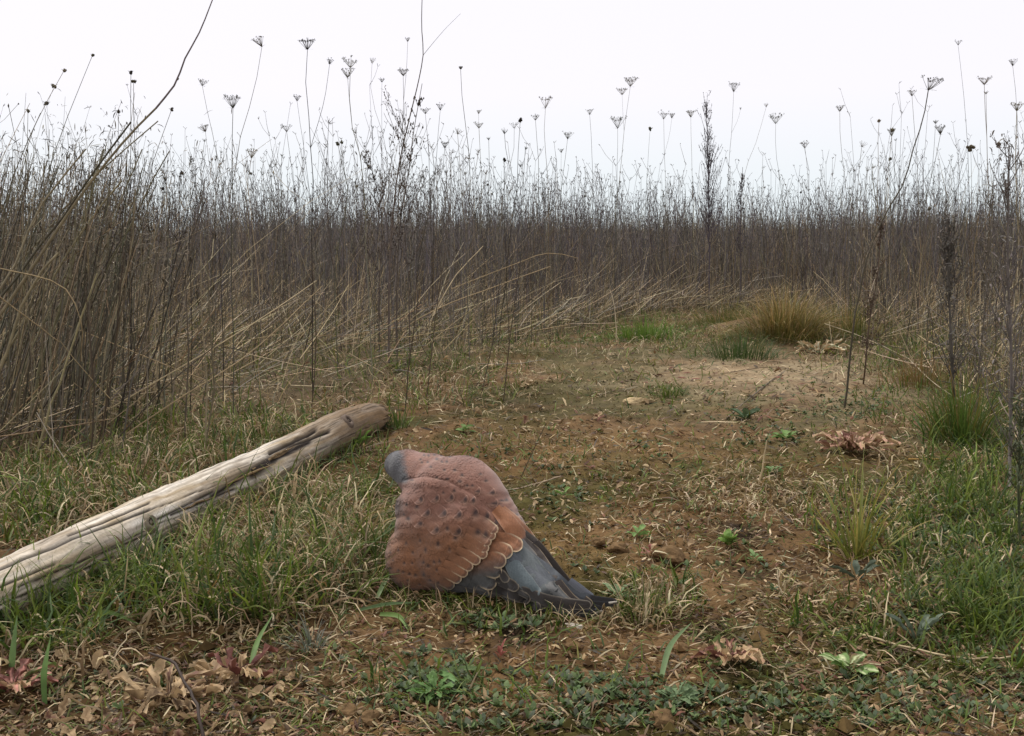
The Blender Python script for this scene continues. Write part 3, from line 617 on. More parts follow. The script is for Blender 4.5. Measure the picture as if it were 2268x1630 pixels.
def vpath(pts, d, K=24, ground=True):
    q = [P(a, b, d) for a, b in pts]
    if ground:
        l = q[0]; q = [np.array([l[0] + (l[0] - q[1][0]) * .3, l[1], float(H(l[0], l[1])) - .004])] + q
    return smooth_path(q, K)
dk = c(96, 84, 74)
p = vpath([(862, 620), (870, 480), (885, 360), (905, 270), (930, 165), (937, 125), (934, 60), (936, -40)], 3.5, 34)
r_ = twig_weed('branching_weed', 'tall branching dead weed with a long stem running out of the top of the picture', p[0], p, 16, .20, dk, .0026, .55, True, .35, 2, seedr=.0032, fuzz=160, tmax=.62)
g = Geo(); k = np.argmin(np.abs(toV(p)[1] - 130))
s2 = smooth_path([p[k], P(955, 100, 3.5), P(985, 65, 3.48), P(1020, 30, 3.46)], 9); tubes(g, s2, .0009 * np.linspace(1, .5, 9)[None], 3, dk); g.build('side_shoot', M_STRAW(), r_, p[0])
p = vpath([(880, 600), (888, 480), (905, 380), (915, 300), (935, 185)], 3.6, 26)
twig_weed('seed_spike_weed', 'dark weed with beaded seed spike pointing up right of the long stem', p[0], p, 22, .09, dk * .8, .0022, .6, True, .35, 1, seedr=.0042)
p = vpath([(840, 620), (845, 480), (830, 400), (812, 330)], 3.8, 20)
twig_weed('bushy_weed', 'bushy dark dead weed left of the long branching stem', p[0], p, 30, .18, dk * .85, .0022, .7, True, .4, 2, seedr=.003, fuzz=260)
p = vpath([(905, 620), (900, 500), (930, 420), (975, 375)], 3.6, 20)
twig_weed('leaning_weed', 'dark weed leaning right with forked tips beneath the ragged umbels', p[0], p, 16, .16, dk * .9, .0018, .6, True, .4, 1)
p = vpath([(1571, 600), (1570, 480), (1568, 350), (1564, 225)], 6.9, 26)
twig_weed('bristly_weed', 'bristly fir shaped dead weed with upswept twigs on the right skyline', p[0], p, 80, .30, c(88, 80, 84), .0042, .38, True, .3, 1, seedr=.004, fuzz=400)
p = vpath([(1640, 600), (1640, 500), (1643, 410), (1645, 370)], 6.8, 20)
twig_weed('knobbly_weed', 'knobbly short dead weed right of the bristly fir shaped one', p[0], p, 30, .14, c(88, 80, 80), .003, .5, True, .4, 1, seedr=.005)
p = vpath([(2112, 880), (2106, 740), (2100, 600), (2102, 470)], 2.35, 26, False); b0 = gp(2114, 900); p[0] = b0
twig_weed('dark_mullein_stalk', 'dark upright furry dead weed stalk standing at the right above the green tuft', p[0], p, 46, .11, c(92, 86, 78), .003, .45, True, .05, 2, seedr=.0018, fuzz=380)
p = vpath([(2170, 800), (2180, 700), (2190, 560), (2200, 420)], 2.5, 26)
twig_weed('thin_furry_stalk', 'second furry dead stalk behind the dark upright one', p[0], p, 36, .12, c(104, 96, 84), .0022, .5, True, .1, 2, seedr=.0018, fuzz=160)
p = vpath([(2235, 1040), (2240, 850), (2232, 560), (2235, 320)], 1.9, 26, False); p[0] = gp(2236, 1080)
twig_weed('right_edge_bush', 'tall grey bushy weed rising along the right edge', p[0], p, 44, .15, c(108, 100, 94), .0026, .5, True, .05, 2, seedr=.0014, fuzz=200)
p = vpath([(2262, 1250), (2256, 1100), (2262, 900)], 1.45, 20, False); p[0] = gp(2262, 1290)
twig_weed('dark_low_weed', 'dark low weed at the right edge beside the seedling mat', p[0], p, 30, .09, c(78, 84, 58), .0018, .7, True, .05, 2, seedr=.0016, fuzz=200)  # plain olive colour, darker than the grey bushy weed beside it
p = vpath([(1915, 830), (1925, 720), (1945, 600), (1950, 480)], 3.0, 20, False); p[0] = gp(1912, 850)
twig_weed('slender_stalk_weed', 'slender brown dead stalk right of the golden tussock', p[0], p, 30, .07, c(92, 76, 62), .002, .4, True, .1, 1, fuzz=150)

# leaning clump at the left: individual stout stalks
LG_ = 'stout stalks of the leaning clump at the left'
bl = empty('bent_branch_stalk', (0, 0, 0), 'long stout dead stalk kinked near its top, running out of the upper edge', 'dead stalk')
pp = smooth_path([P(-70, 800, 2.0), P(60, 610, 2.02), P(200, 405, 2.03), P(300, 285, 2.04), P(345, 240, 2.05)], 14)
pp2 = smooth_path([P(345, 240, 2.05), P(394, 174, 2.05), P(405, 140, 2.05), P(440, 75, 2.05), P(478, -20, 2.05)], 10)
b0 = pp[0]; gz = float(H(b0[0] - .08, b0[1])); pp = np.concatenate([np.array([[b0[0] - .1, b0[1], gz]]), pp]); bl.location = pp[0]
g = Geo(); tubes(g, pp, np.linspace(.0038, .0020, len(pp))[None], 6, c(124, 112, 86)); tubes(g, pp2, np.linspace(.0020, .0010, 10)[None], 5, c(110, 98, 96)); blobs(g, P(394, 174, 2.05)[None], .003, c(96, 86, 80))
g.build('stem', M_STRAW(), bl, pp[0])
clump = [((10, 640), (190, 330), .0035), ((-20, 700), (290, 270), .004), ((60, 720), (270, 400), .004), ((40, 600), (350, 268), .003), ((110, 760), (230, 330), .0045), ((140, 700), (170, 420), .004), ((0, 480), (90, 250), .002),
         ((150, 800), (245, 395), .003), ((90, 900), (375, 335), .003), ((20, 780), (130, 560), .005), ((0, 560), (62, 330), .0022), ((200, 700), (315, 330), .003), ((250, 720), (300, 420), .0025), ((35, 900), (60, 560), .004), ((-40, 860), (215, 560), .0045)]
CL = ['pale stout stalk leaning right, outermost of the clump at the left edge', 'long dark stalk leaning right under the bent branch', 'thick stalk in the middle of the leaning clump', 'thin stalk lying along the bent branch and ending beside it',
      'thickest upright dark stalk of the leaning clump', 'short dark stalk standing nearly upright inside the clump', 'thin stalk leaning right at the left edge against the sky', 'brown stalk rising steeply at the right side of the clump',
      'long straight stalk ending cleanly in the sky right of the clump', 'pale split stalk low at the left edge', 'fine stalk near the left edge below the bead-like buds', 'medium stalk leaning right beyond the clump', 'fine upright stalk just right of the clump',
      'dark foot stalk standing low at the left edge', 'pale yellowish stalk slanting across the clump foot']
for (a, b_, r), lab in zip(clump, CL):
    d = rng.uniform(1.95, 2.5); t1 = P(*b_, d); t0 = P(*a, d); dirn = (t0 - t1); k = (t0[2] - float(H(t0[0], t0[1]))) / max(-dirn[2], 1e-3)
    base = t0 + dirn * min(k, 1.6); base[2] = float(H(base[0], base[1])) - .003
    pth = jag(smooth_path([base, t0 + [0, 0, .01], (t0 + t1) / 2 + rng.normal(0, .01, 3), t1], 12), .002)
    g = Geo(); cc_ = pal([c(104, 98, 76), c(132, 122, 96), c(84, 78, 62)], 1)[0]; r *= .72; tubes(g, pth, r * np.linspace(1.1, .6, 12)[None], 5, cc_)
    i = rng.integers(3, 11, 6); tw = arcs(pth[i], rng.uniform(.03, .09, 6), rng.normal(0, 1, 6), rng.uniform(.3, 1, 6), rng.uniform(0, .6, 6), 4); tubes(g, tw, r * .25, 3, cc_)
    o = g.build('leaning_stalk', M_STRAW(), None, base); tag(o, lab, 'dead stalk', LG_)
# dead foliage tangle of the clump
g = Geo(); n = 4200; d = rng.uniform(2.1, 3.1, n); q = P(rng.normal(190, 130, n), rng.normal(500, 95, n) - 0.10 * (0), d); q = q[q[:, 2] > .03]; n = len(q); az = rng.uniform(0, 6.28, n)
ribbons(g, arcs(q, rng.uniform(.008, .03, n), az, rng.uniform(.1, 1.6, n), rng.uniform(.6, 2.8, n), 4), .0022 * np.array([.4, 1, .9, .3]), side_of(az), pal([c(90, 80, 64), c(72, 64, 52), c(110, 98, 76)], n))
nst = 420; xs = rng.normal(150, 150, nst); d = rng.uniform(2.05, 3.2, nst); t1 = P(xs, rng.uniform(330, 560, nst), d); b = t1.copy(); b[:, 0] -= rng.uniform(0, .25, nst); b[:, 2] = H(b[:, 0], b[:, 1])
pth = np.stack([b, b * .66 + t1 * .34 + rng.normal(0, .01, b.shape), b * .33 + t1 * .67 + rng.normal(0, .01, b.shape), t1], 1)
tubes(g, pth, rng.uniform(.0008, .002, nst)[:, None] * np.linspace(1.2, .5, 4)[None], 3, pal(STEM, nst, .25))
tag(g.build('dead_foliage', M_STRAW()), 'brown tangle of shrivelled leaves and stems filling the leaning clump', 'dead foliage', kind='stuff')

# ------------------------------------------------------------------ single straws and twigs
SG = 'single straws and twigs'
def straw(pts, label, col, r=.0015, lift=(0, 0), name='straw_stalk', K=10, cat='straw', ends='both', d=None):
    """ends: both lie on the ground, or only 'foot'"""
    if d is not None: q = [P(a, b, dd) for (a, b), dd in zip(pts, d)]
    else:
        q = [gp(a, b) for a, b in pts]
    q = np.array(q, float)
    if d is None: q[:, 2] += r + .002 + np.linspace(lift[0], lift[1], len(q))
    r = r * .78; path = jag(smooth_path(q, K), r * .4); g = Geo(); tubes(g, path, r * np.linspace(1.1, .75, K)[None] * rng.uniform(.9, 1.1, (1, K)), 5, col)
    blobs(g, path[[0, -1]], r * .95, col * .8)
    o = g.build(name, M_STRAW(), None, path[0]); tag(o, label, cat); return o
st = c(186, 168, 132); st2 = c(160, 140, 106); gr = c(120, 108, 92); dkk = c(74, 62, 48)
def gd(x, y): return float(gp(x, y)[1])
straw([(155, 956), (350, 842), (554, 721), (700, 622)], 'long pale straw slanting up to the right behind the log', st, .0022, d=[gd(155, 956), 2.5, 2.6, 2.75])
straw([(239, 990), (400, 880), (530, 800), (713, 634)], 'second long straw slanting up right just below the pale one', st2, .002, d=[gd(239, 990), 2.25, 2.35, 2.5])
straw([(347, 875), (345, 760), (342, 648)], 'short pale straw standing upright in the left thicket', st, .0019, d=[gd(347, 875)] * 3)
straw([(72, 1040), (108, 917), (165, 750), (215, 606)], 'stout greenish straw leaning right in front of the leaning clump', c(146, 136, 100), .0026, d=[gd(72, 1040)] * 4)
straw([(640, 745), (605, 674), (562, 510)], 'grey stem leaning left in the middle of the left thicket', gr, .002, d=[3.2, 3.2, 3.2])
straw([(-20, 590), (151, 646), (175, 697), (180, 800)], 'thin straw bowed over and hanging down at the left edge', st2, .0014, d=[1.9, 1.95, 1.95, 2.0])
straw([(-10, 650), (131, 757)], 'straight straw dropping right across the left clump', st2, .0016, d=[1.9, 2.05])
straw([(131, 713), (260, 765), (390, 817), (465, 845)], 'straw lying across the thicket and falling to the right', st2, .0018, d=[2.3, 2.4, 2.5, 2.55])
straw([(0, 1065), (90, 1075), (180, 1120)], 'grey straw lying in the grass above the log at the left', gr, .0016)
straw([(767, 790), (770, 700), (773, 582)], 'upright pale straw left of the brown leaning stems in the middle', st, .0015, d=[gd(767, 790)] * 3)
straw([(400, 800), (440, 735), (478, 682)], 'short brown straw leaning right behind the long pale straw', c(150, 120, 88), .0017, d=[2.9, 2.9, 2.9])
straw([(958, 700), (1010, 610), (1070, 545)], 'pale straw leaning right above the middle of the clearing edge', st, .0022, d=[3.7, 3.75, 3.8])
straw([(890, 730), (955, 690), (1070, 644), (1218, 590)], 'long straw sloping gently up right over the middle grass', st2, .0024, d=[3.6, 3.65, 3.7, 3.8])
straw([(1000, 640), (1140, 585), (1220, 560), (1280, 572)], 'arched straw bending over at its tip above the clearing', st2, .002, d=[3.9, 3.9, 4, 4])
straw([(1366, 758), (1363, 700), (1358, 664), (1351, 643)], 'whitish bent-tipped straw standing alone in the clearing background', c(206, 190, 160), .0022, d=[gd(1366, 758)] * 4)
straw([(1115, 890), (1127, 775), (1154, 573)], 'dark thin stem standing at the right edge of the left thicket', dkk, .0018, d=[gd(1115, 890)] * 3)
straw([(1065, 880), (1090, 760), (1110, 600)], 'dark thin stem just left of the one at the thicket edge', dkk, .0016, d=[gd(1065, 880)] * 3)
straw([(895, 930), (905, 820), (930, 640)], 'dark stem rising right behind the far end of the log', dkk, .0018, d=[gd(895, 930)] * 3)
straw([(945, 880), (960, 740), (985, 560)], 'dark stem second right of the log end', dkk * 1.1, .0018, d=[gd(945, 880)] * 3)
straw([(690, 905), (700, 760), (690, 560)], 'dark upright stem behind the upper half of the log', dkk, .0018, d=[gd(690, 905)] * 3)
straw([(212, 1020), (250, 800), (275, 560)], 'tall dark stem standing right of the leaning clump', dkk, .0022, d=[gd(212, 1020)] * 3)
straw([(200, 1040), (208, 880), (190, 640)], 'dark stem beside the tall one, behind the log', dkk, .002, d=[gd(200, 1040)] * 3)
straw([(1152, 1062), (1175, 1010), (1209, 938)], 'thin dark twig standing in the moss behind the bird', c(70, 62, 44), .0011, d=[gd(1152, 1062)] * 3, cat='twig', name='twig')
straw([(1110, 1094), (1180, 1078), (1241, 1059)], 'pale twig lying on the moss behind the bird\'s back', c(170, 150, 126), .0016, cat='twig', name='twig')
straw([(1682, 1072), (1690, 1030), (1698, 977)], 'pale peeled stick standing upright in the right half of the clearing', c(188, 168, 130), .002, d=[gd(1682, 1072)] * 3, cat='stick', name='stick')
straw([(1842, 765), (1837, 713)], 'short bleached stick upright before the golden tussock', c(190, 172, 136), .0034, d=[gd(1842, 765)] * 2, cat='stick', name='stick')
straw([(2012, 1021), (2147, 1021)], 'yellow straw lying level right of the big red rosette', c(190, 152, 84), .0018)
straw([(2275, 1010), (2240, 930), (2212, 880)], 'pale stem leaning left at the right edge', gr, .0022, d=[1.9, 2.0, 2.05])
straw([(1610, 930), (1690, 860), (1744, 820)], 'grey twig lying on the pale soil slope', c(104, 92, 76), .0028, cat='twig', name='twig')
straw([(1905, 1420), (2030, 1452), (2130, 1470), (2240, 1465)], 'long pale straw lying across the lower right corner', st, .0016, lift=(.004, .002))
straw([(1930, 1420), (2048, 1459), (2180, 1520), (2290, 1580)], 'thin brown twig crossing under the long pale straw', c(120, 100, 76), .0011, cat='twig', name='twig')
straw([(1722, 1263), (1724, 1290), (1729, 1308), (1743, 1324)], 'short cream hooked straw standing on the soil right of the bird\'s tail', c(214, 196, 160), .0011, d=[gd(1743, 1324) + .0] * 4)
straw([(2060, 1365), (2110, 1325)], 'short grey stick slanting in the seedlings at the right', c(140, 130, 116), .0016, cat='stick', name='stick')
straw([(1600, 830), (1700, 815), (1900, 880)], 'thin dark straw lying across the mound foot', c(96, 82, 64), .0016)
straw([(2010, 830), (2080, 880), (2140, 900)], 'bleached stalk lying below the dark furry stalk', c(160, 146, 120), .002, lift=(.05, .0))
straw([(455, 1630 + 30), (441, 1588), (421, 1530), (388, 1473), (330, 1446)], 'dark curved stem arching up from the lower edge of the picture', c(60, 48, 40), .0019, K=14, d=[.80, .82, .86, .90, .96], name='curved_stem', cat='stem')
straw([(270, 1517), (330, 1530), (390, 1542)], 'tan straw lying among dead leaves at the lower left', st2, .0013, lift=(.002, .002))
straw([(198, 1512), (262, 1500)], 'short bright straw in the dead leaves left of the curved stem', st, .0013, lift=(.002, .002))
straw([(1050, 1118), (1030, 1095)], 'tiny twig stub behind the bird\'s shoulder', c(150, 130, 100), .001, cat='twig', name='twig') if False else None

# broad single blades
def blade(pts, w, label, col, lift=None, d=None, name='grass_blade'):
    q = np.array([gp(a, b) for a, b in pts]) if d is None else np.array([P(a, b, dd) for (a, b), dd in zip(pts, d)])
    if d is None: q[:, 2] += np.array(lift if lift is not None else [.004] * len(q))
    K = 10; path = smooth_path(q, K); t = np.gradient(path, axis=0); s = np.cross(t, [0, -.8, .6])
    g = Geo(); colk = col[None, None] * np.linspace(.9, 1.12, K)[None, :, None]
    ribbons(g, path, w * taper(K, .05, .4)[None], s[None], colk, .18)
    tag(g.build(name, M_BLADE(), None, path[0]), label, 'grass blade')
blade([(24, 1514), (30, 1440), (38, 1362)], .007, 'broad upright green blade at the left edge below the log', c(104, 130, 78), d=[.98, .98, .99])
blade([(100, 1560), (98, 1500), (112, 1410)], .006, 'green blade hanging down onto the dead leaves at the lower left', c(92, 120, 60), d=[.93, .94, .97])
blade([(1462, 1514), (1485, 1470), (1530, 1440)], .006, 'broad grey green blade arching on the soil below the bird\'s tail', c(112, 134, 90), lift=[.002, .02, .03])
blade([(973, 1500), (1030, 1497), (1098, 1492)], .005, 'pale green blade lying level on the seedling mat', c(128, 150, 96), lift=[.006, .008, .006])
blade([(975, 1503), (1000, 1518), (1024, 1532)], .006, 'short green blade pointing down right from the seedling mat', c(112, 148, 86), lift=[.006, .008, .004])
blade([(795, 1362), (860, 1352), (926, 1345)], .0045, 'green blade lying level below the bird\'s breast', c(100, 124, 78), lift=[.006, .008, .006])
blade([(842, 1375), (880, 1382), (903, 1400)], .006, 'green blade bending down left of the bird\'s belly shadow', c(104, 130, 66), lift=[.008, .01, .003])
blade([(553, 1497), (575, 1455), (607, 1419)], .006, 'single green blade slanting over the dead leaves', c(96, 124, 62), lift=[.003, .02, .03])
blade([(835, 1330), (855, 1305), (872, 1290)], .006, 'short grey green blade beside the bird\'s belly', c(112, 132, 84), lift=[.003, .012, .015])
blade([(180, 1420), (230, 1395), (320, 1398)], .006, 'green blade curving right between log and dead leaves', c(100, 124, 60), lift=[.004, .02, .006])

# ------------------------------------------------------------------ tussocks and tufts
def tuft(name, label, vx, vy, n, L, spread, w, fcol, rootr, th0=(0, .6), th1=(.5, 2.3), K=8, group=None, bpart='blades'):
    b0 = gp(vx, vy); root = empty(name, b0, label, 'grass tussock', group)
    a = rng.uniform(0, 6.283, n); r = rng.uniform(0, 1, n) ** .7 * rootr * (1 + .35 * np.sin(a * 3 + vx)) * 1.15
    bx = b0[0] + r * np.cos(a); by = b0[1] + r * np.sin(a) * .8; b = np.stack([bx, by, H(bx, by)], 1)
    az = a + rng.normal(0, .7, n); k = .4 + .6 * r / rootr
    p = arcs(b, rng.uniform(.3, 1.1, n) * L * (1.12 - .4 * r / rootr), az, rng.uniform(*th0, n) * k + .35 * (r / rootr) ** 2, rng.uniform(*th1, n) * k * spread, K); aboveground(p)
    g = Geo(); ribbons(g, p, w * rng.uniform(.6, 1.2, n)[:, None] * taper(K, .08)[None], side_of(az), fcol(n, K), .12)
    o = g.build(bpart, M_BLADE(), root, b0); o['kind'] = 'stuff'; return root
def grad(a, b, j=.2):
    def f(n, K):
        A_ = pal(a, n, j)[:, None]; B_ = pal(b, n, j)[:, None]; t = np.linspace(0, 1, K)[None, :, None] ** .8
        return A_ * (1 - t) + B_ * t
    return f
GOLD = [c(172, 138, 88), c(150, 116, 68), c(196, 168, 120), c(118, 98, 54)]
tuft('golden_tussock', 'large golden brown grass tussock on top of the mound', 1740, 745, 1500, .235, 1.1, .0026, grad([c(70, 78, 34), c(88, 90, 42)], GOLD + [c(124, 118, 62), c(140, 128, 72)], .35), .155, (0, .8), (.6, 2.6))
tuft('low_tussock', 'lower olive tussock merging into the right side of the golden one', 1875, 735, 420, .16, 1.1, .003, grad([c(86, 92, 42)], OLIVE + GOLD), .18)
tuft('olive_tussock', 'olive green tussock spreading left of the golden one', 1615, 722, 420, .16, 1.1, .003, grad([c(84, 92, 42)], OLIVE + GOLD[:1]), .20)
tuft('dark_green_tuft', 'low dark green fine-bladed tuft in front of the golden tussock', 1640, 795, 420, .12, 1.0, .0024, grad([c(60, 76, 38)], [c(84, 100, 52), c(72, 92, 48)]), .13)
tuft('bright_green_tuft', 'bright fresh green tuft in the middle background of the clearing', 1430, 752, 380, .12, 1.0, .0034, grad([c(82, 104, 40)], [c(112, 140, 58), c(98, 126, 48)]), .16)
tuft('small_green_tuft', 'small green tuft on the bare soil right of the pale stone', 1482, 880, 90, .05, 1.0, .0022, grad([c(82, 98, 42)], GREEN), .045)
tuft('yellowish_tuft', 'loose yellowish green tuft with spreading blades at the lower right', 1900, 1235, 85, .16, 1.1, .0028, grad([c(112, 118, 50)], [c(150, 138, 70), c(116, 122, 56), c(170, 150, 84)]), .022, (0, .6), (.4, 2.0))
tuft('upright_green_tuft', 'dense upright green tuft left of the right edge', 2130, 985, 420, .19, .8, .0026, grad([c(60, 82, 34)], [c(92, 112, 48), c(140, 120, 62), c(84, 108, 44)]), .065)
tuft('orange_tuft', 'fine orange brown grass tuft below the dark furry stalk', 2040, 860, 260, .13, .9, .0022, grad([c(104, 92, 48)], [c(140, 104, 62), c(120, 92, 56)]), .11)
tuft('log_end_tuft', 'small tuft of green grass growing against the broken log end', 880, 950, 60, .07, .8, .003, grad([c(72, 92, 40)], GREEN), .03)
tuft('mossy_tuft', 'soft out-of-focus olive tuft left of the bird\'s breast', 805, 1225, 200, .045, 1.0, .002, grad([c(72, 78, 30)], [c(88, 96, 40)]), .05)
tuft('wiry_grey_tuft', 'wiry grey green tuft of thin curling leaves left of the bird\'s tail line', 690, 1440, 50, .05, 1.2, .0016, grad([c(96, 104, 88)], [c(124, 128, 112)]), .012)
tuft('tail_side_tuft', 'withered mixed tuft on the soil just right of the bird\'s tail tip', 1425, 1375, 110, .055, 1.1, .0022, grad([c(92, 104, 52)], STRAW + GREEN[:2]), .035)

# ------------------------------------------------------------------ rosettes and leafy plants
def leaf_geo(g, base, az, L, w, th0, th1, colf, wave=.0, K=9, shape='round', tipc=None, rib=None):
    p = arcs(np.asarray(base)[None], L, np.array([az]), th0, th1, K, 1.3)
    p[0, :, 2] += wave * np.sin(np.linspace(0, 9, K) + rng.uniform(0, 6)) * L * .10
    p[0, :, :2] += rng.normal(0, L * .02, (K, 2))
    aboveground(p, .0015); p = p[0]
    t = np.linspace(0, 1, K)
    wd = {'round': np.sin(np.pi * np.clip(t * .88 + .07, 0, 1)) ** .7 * (.35 + .65 * t) * 1.25, 'lance': np.sin(np.pi * (t * .95 + .03)) ** .8, 'lobed': (.25 + .75 * t) * np.sin(np.pi * np.clip(t * .93 + .04, 0, 1)) ** .6 * (1 + .28 * np.cos(t * 25))}[shape] * w
    s = np.array([-math.sin(az), math.cos(az), rng.normal(0, .25)]); s /= np.linalg.norm(s)
    tg = np.gradient(p, axis=0); nn = np.cross(np.broadcast_to(s, tg.shape), tg); nn /= np.linalg.norm(nn, axis=1, keepdims=True) + 1e-9
    if nn[:, 2].mean() < 0: nn = -nn
    u = np.array([-1, -.55, 0, .55, 1.]); cur = rng.uniform(.1, .9) * w * .5
    rag = 1 + rng.normal(0, .08, (K, 5))
    v = p[:, None] + (wd[:, None] / 2 * u[None] * rag)[..., None] * s + (cur * (np.abs(u) ** 2)[None] * (wd / w)[:, None] + wave * w * .35 * np.sin(t[:, None] * 14 + u[None] * 3))[..., None] * nn[:, None]
    v[..., 2] = np.maximum(v[..., 2], H(v[..., 0], v[..., 1]) + .001)
    base_c, edge_c = colf
    e = np.abs(u)[None, :, None] ** 1.5 * .7 + (t[:, None, None] ** 2) * .4
    cc = np.clip(1 - e, 0, 1) * base_c + np.clip(e, 0, 1) * edge_c
    if rib is not None: cc[:, 2] = rib
    cc = cc * rng.uniform(.85, 1.15, (K, 5, 1))
    idx = np.arange(K * 5).reshape(K, 5)
    g.add(v, q=np.stack([idx[:-1, :-1], idx[:-1, 1:], idx[1:, 1:], idx[1:, :-1]], -1), col=cc.reshape(-1, 3))
RED = c(92, 52, 46); PINK = c(122, 80, 66); TAN = c(184, 158, 120); TAN2 = c(142, 116, 84); LGR = c(104, 132, 68); GREY = c(122, 136, 110); DGR = c(76, 96, 62); BR = c(88, 68, 50)
def rosette(name, label, vx, vy, n, L, w, sets, shape='lobed', wave=.3, th=(1.2, 1.6), rib=None, cat='plant', up=0):
    b0 = gp(vx, vy); root = empty(name, b0, label, cat)
    for k in range(n):
        az = k * 2.399 + rng.normal(0, .25); A_, B_ = sets[rng.integers(0, len(sets))]
        g = Geo(); o_ = rng.uniform(.05, .25) * L
        bb = b0 + np.array([math.cos(az) * o_ * .4, math.sin(az) * o_ * .4, .003 + .002 * (k % 4)])
        t0 = rng.uniform(*th) * (.75 + .3 * ((n - k) / n)) - up
        leaf_geo(g, bb, az, L * rng.uniform(.5, 1.0), w * rng.uniform(.6, 1.1), t0 * .88, t0 * 1.12 + rng.uniform(0, .3), (A_, B_), wave, shape=shape, rib=rib)
        g.build('leaf', M_LEAF(), root, b0)
    return root
rosette('red_leaf_rosette', 'large withered rosette with red and tan curled leaves right of the clearing', 1895, 1000, 30, .085, .022, [(RED, PINK), (PINK, TAN), (TAN2, TAN), (RED, TAN), (c(120, 110, 70), PINK)], rib=c(196, 150, 130), wave=.5)
rosette('red_leaf_rosette', 'withered red and tan rosette at the bottom right of centre', 1618, 1470, 16, .045, .015, [(RED, PINK), (TAN2, TAN), (RED, LGR * .8), (TAN, TAN)], rib=c(190, 150, 120), wave=.5)
rosette('green_pink_rosette', 'small rosette with green leaves turning pink at the lower right', 1880, 1492, 11, .033, .013, [(LGR, PINK), (LGR, LGR), (c(120, 110, 70), PINK)], shape='round', rib=c(190, 196, 150), wave=.1)
rosette('red_leaf_rosette', 'reddish rosette cut by the left edge at the bottom', 28, 1535, 13, .05, .014, [(RED, PINK), (RED, LGR), (PINK, TAN)], rib=c(190, 130, 116), wave=.4)
rosette('withered_rosette', 'tan and reddish withered rosette right of the curved dark stem', 530, 1510, 16, .055, .013, [(TAN2, TAN), (TAN, TAN), (RED, PINK), (TAN2, BR)], wave=.7)
rosette('withered_rosette', 'dry tan rosette left of the curved dark stem at the bottom', 375, 1560, 18, .055, .012, [(TAN2, TAN), (TAN, TAN), (BR, TAN), (RED, TAN)], wave=.7)
rosette('pale_leaf_rosette', 'grey green rosette with cream dead outer leaves before the golden tussock', 1815, 783, 22, .11, .024, [(GREY, c(170, 176, 140)), (TAN2, TAN), (TAN, TAN), (BR, TAN)], rib=c(190, 190, 160), wave=.5)
rosette('grey_leaf_plant', 'plant with upright downy grey leaves at the lower right', 2030, 1425, 6, .05, .015, [(c(92, 104, 86), c(104, 116, 98))], shape='round', wave=.05, th=(.3, 1.0), rib=c(120, 130, 108))
rosette('blue_green_leaf_plant', 'dark blue green broad-leaved plant at the foot of the yellowish tuft', 1900, 1290, 6, .042, .015, [(c(66, 78, 60), c(80, 90, 72))], shape='round', wave=.1, th=(.7, 1.4))
rosette('bright_seedling', 'bright yellow green leafy seedling right of the bird\'s tail', 1614, 1212, 16, .022, .012, [(c(108, 136, 62), c(120, 150, 74))], shape='round', wave=.05, th=(.5, 1.3))
rosette('small_seedling', 'small pale green seedling just below the bright yellow green one', 1672, 1248, 8, .018, .008, [(c(112, 138, 84), c(124, 150, 96))], shape='round', wave=0)
rosette('small_seedling', 'four-leaved pale green seedling in the moss behind the bird\'s back', 1248, 1103, 5, .017, .007, [(c(118, 146, 76), c(126, 154, 84))], shape='round', wave=0)
rosette('small_seedling', 'pale green seedling with long lower leaves right of the bird\'s back', 1412, 1192, 7, .024, .009, [(c(112, 140, 78), c(120, 150, 84))], shape='round', wave=0)
rosette('green_seedling', 'green leafy seedling in the middle right of the clearing', 1738, 975, 10, .035, .017, [(c(104, 134, 68), c(112, 142, 76))], shape='round', wave=.05)
rosette('green_seedling', 'small green seedling right of the upright peeled stick', 1712, 1050, 9, .026, .011, [(c(98, 128, 74), c(108, 136, 84))], shape='round', wave=.05)
rosette('broad_leaf_plant', 'grey green plant with three broad leaves below the pale slope', 1650, 930, 6, .06, .022, [(c(78, 96, 66), c(86, 104, 74))], shape='lance', wave=.05, th=(.8, 1.5))
rosette('log_side_plant', 'fresh green broad-leaved plant against the log near its far end', 790, 990, 7, .05, .014, [(c(104, 136, 60), c(112, 146, 70))], shape='lance', wave=.05, th=(.3, 1.3))
rosette('green_leaf_plant', 'light green plant on the soil between thicket edge and stone', 1030, 958, 7, .03, .012, [(c(108, 132, 72), c(116, 142, 80))], shape='lance', wave=.05)
rosette('red_seedling', 'tiny crimson-leaved seedling below the bird', 1108, 1462, 7, .016, .005, [(c(150, 84, 76), c(176, 120, 104))], shape='lance', wave=.1, th=(.3, 1.2))
rosette('red_seedling', 'small pink-leaved plant by the clod right of the bird\'s tail', 1440, 1232, 8, .022, .007, [(PINK, c(176, 120, 110)), (TAN2, TAN)], shape='round', wave=.2)
rosette('red_seedling', 'small reddish withered plant in the moss behind the bird', 1210, 1035, 9, .03, .006, [(PINK, TAN), (TAN2, TAN)], shape='lance', wave=.5)
rosette('fallen_leaf_tuft', 'small plant with drooping green leaves right of the bird\'s tail tip', 1372, 1330, 8, .03, .011, [(c(104, 124, 82), c(130, 148, 110))], shape='lance', wave=.1)
rosette('seedling_clump', 'soft green feathery plant in the seedling mat below the bird', 965, 1545, 22, .03, .008, [(c(84, 116, 56), c(96, 126, 68))], shape='lobed', wave=.2)
rosette('small_seedling', 'green cress-like seedling at the bottom beside the red rosette', 1500, 1560, 14, .024, .008, [(c(96, 116, 78), c(108, 128, 88))], shape='lobed', wave=.2)

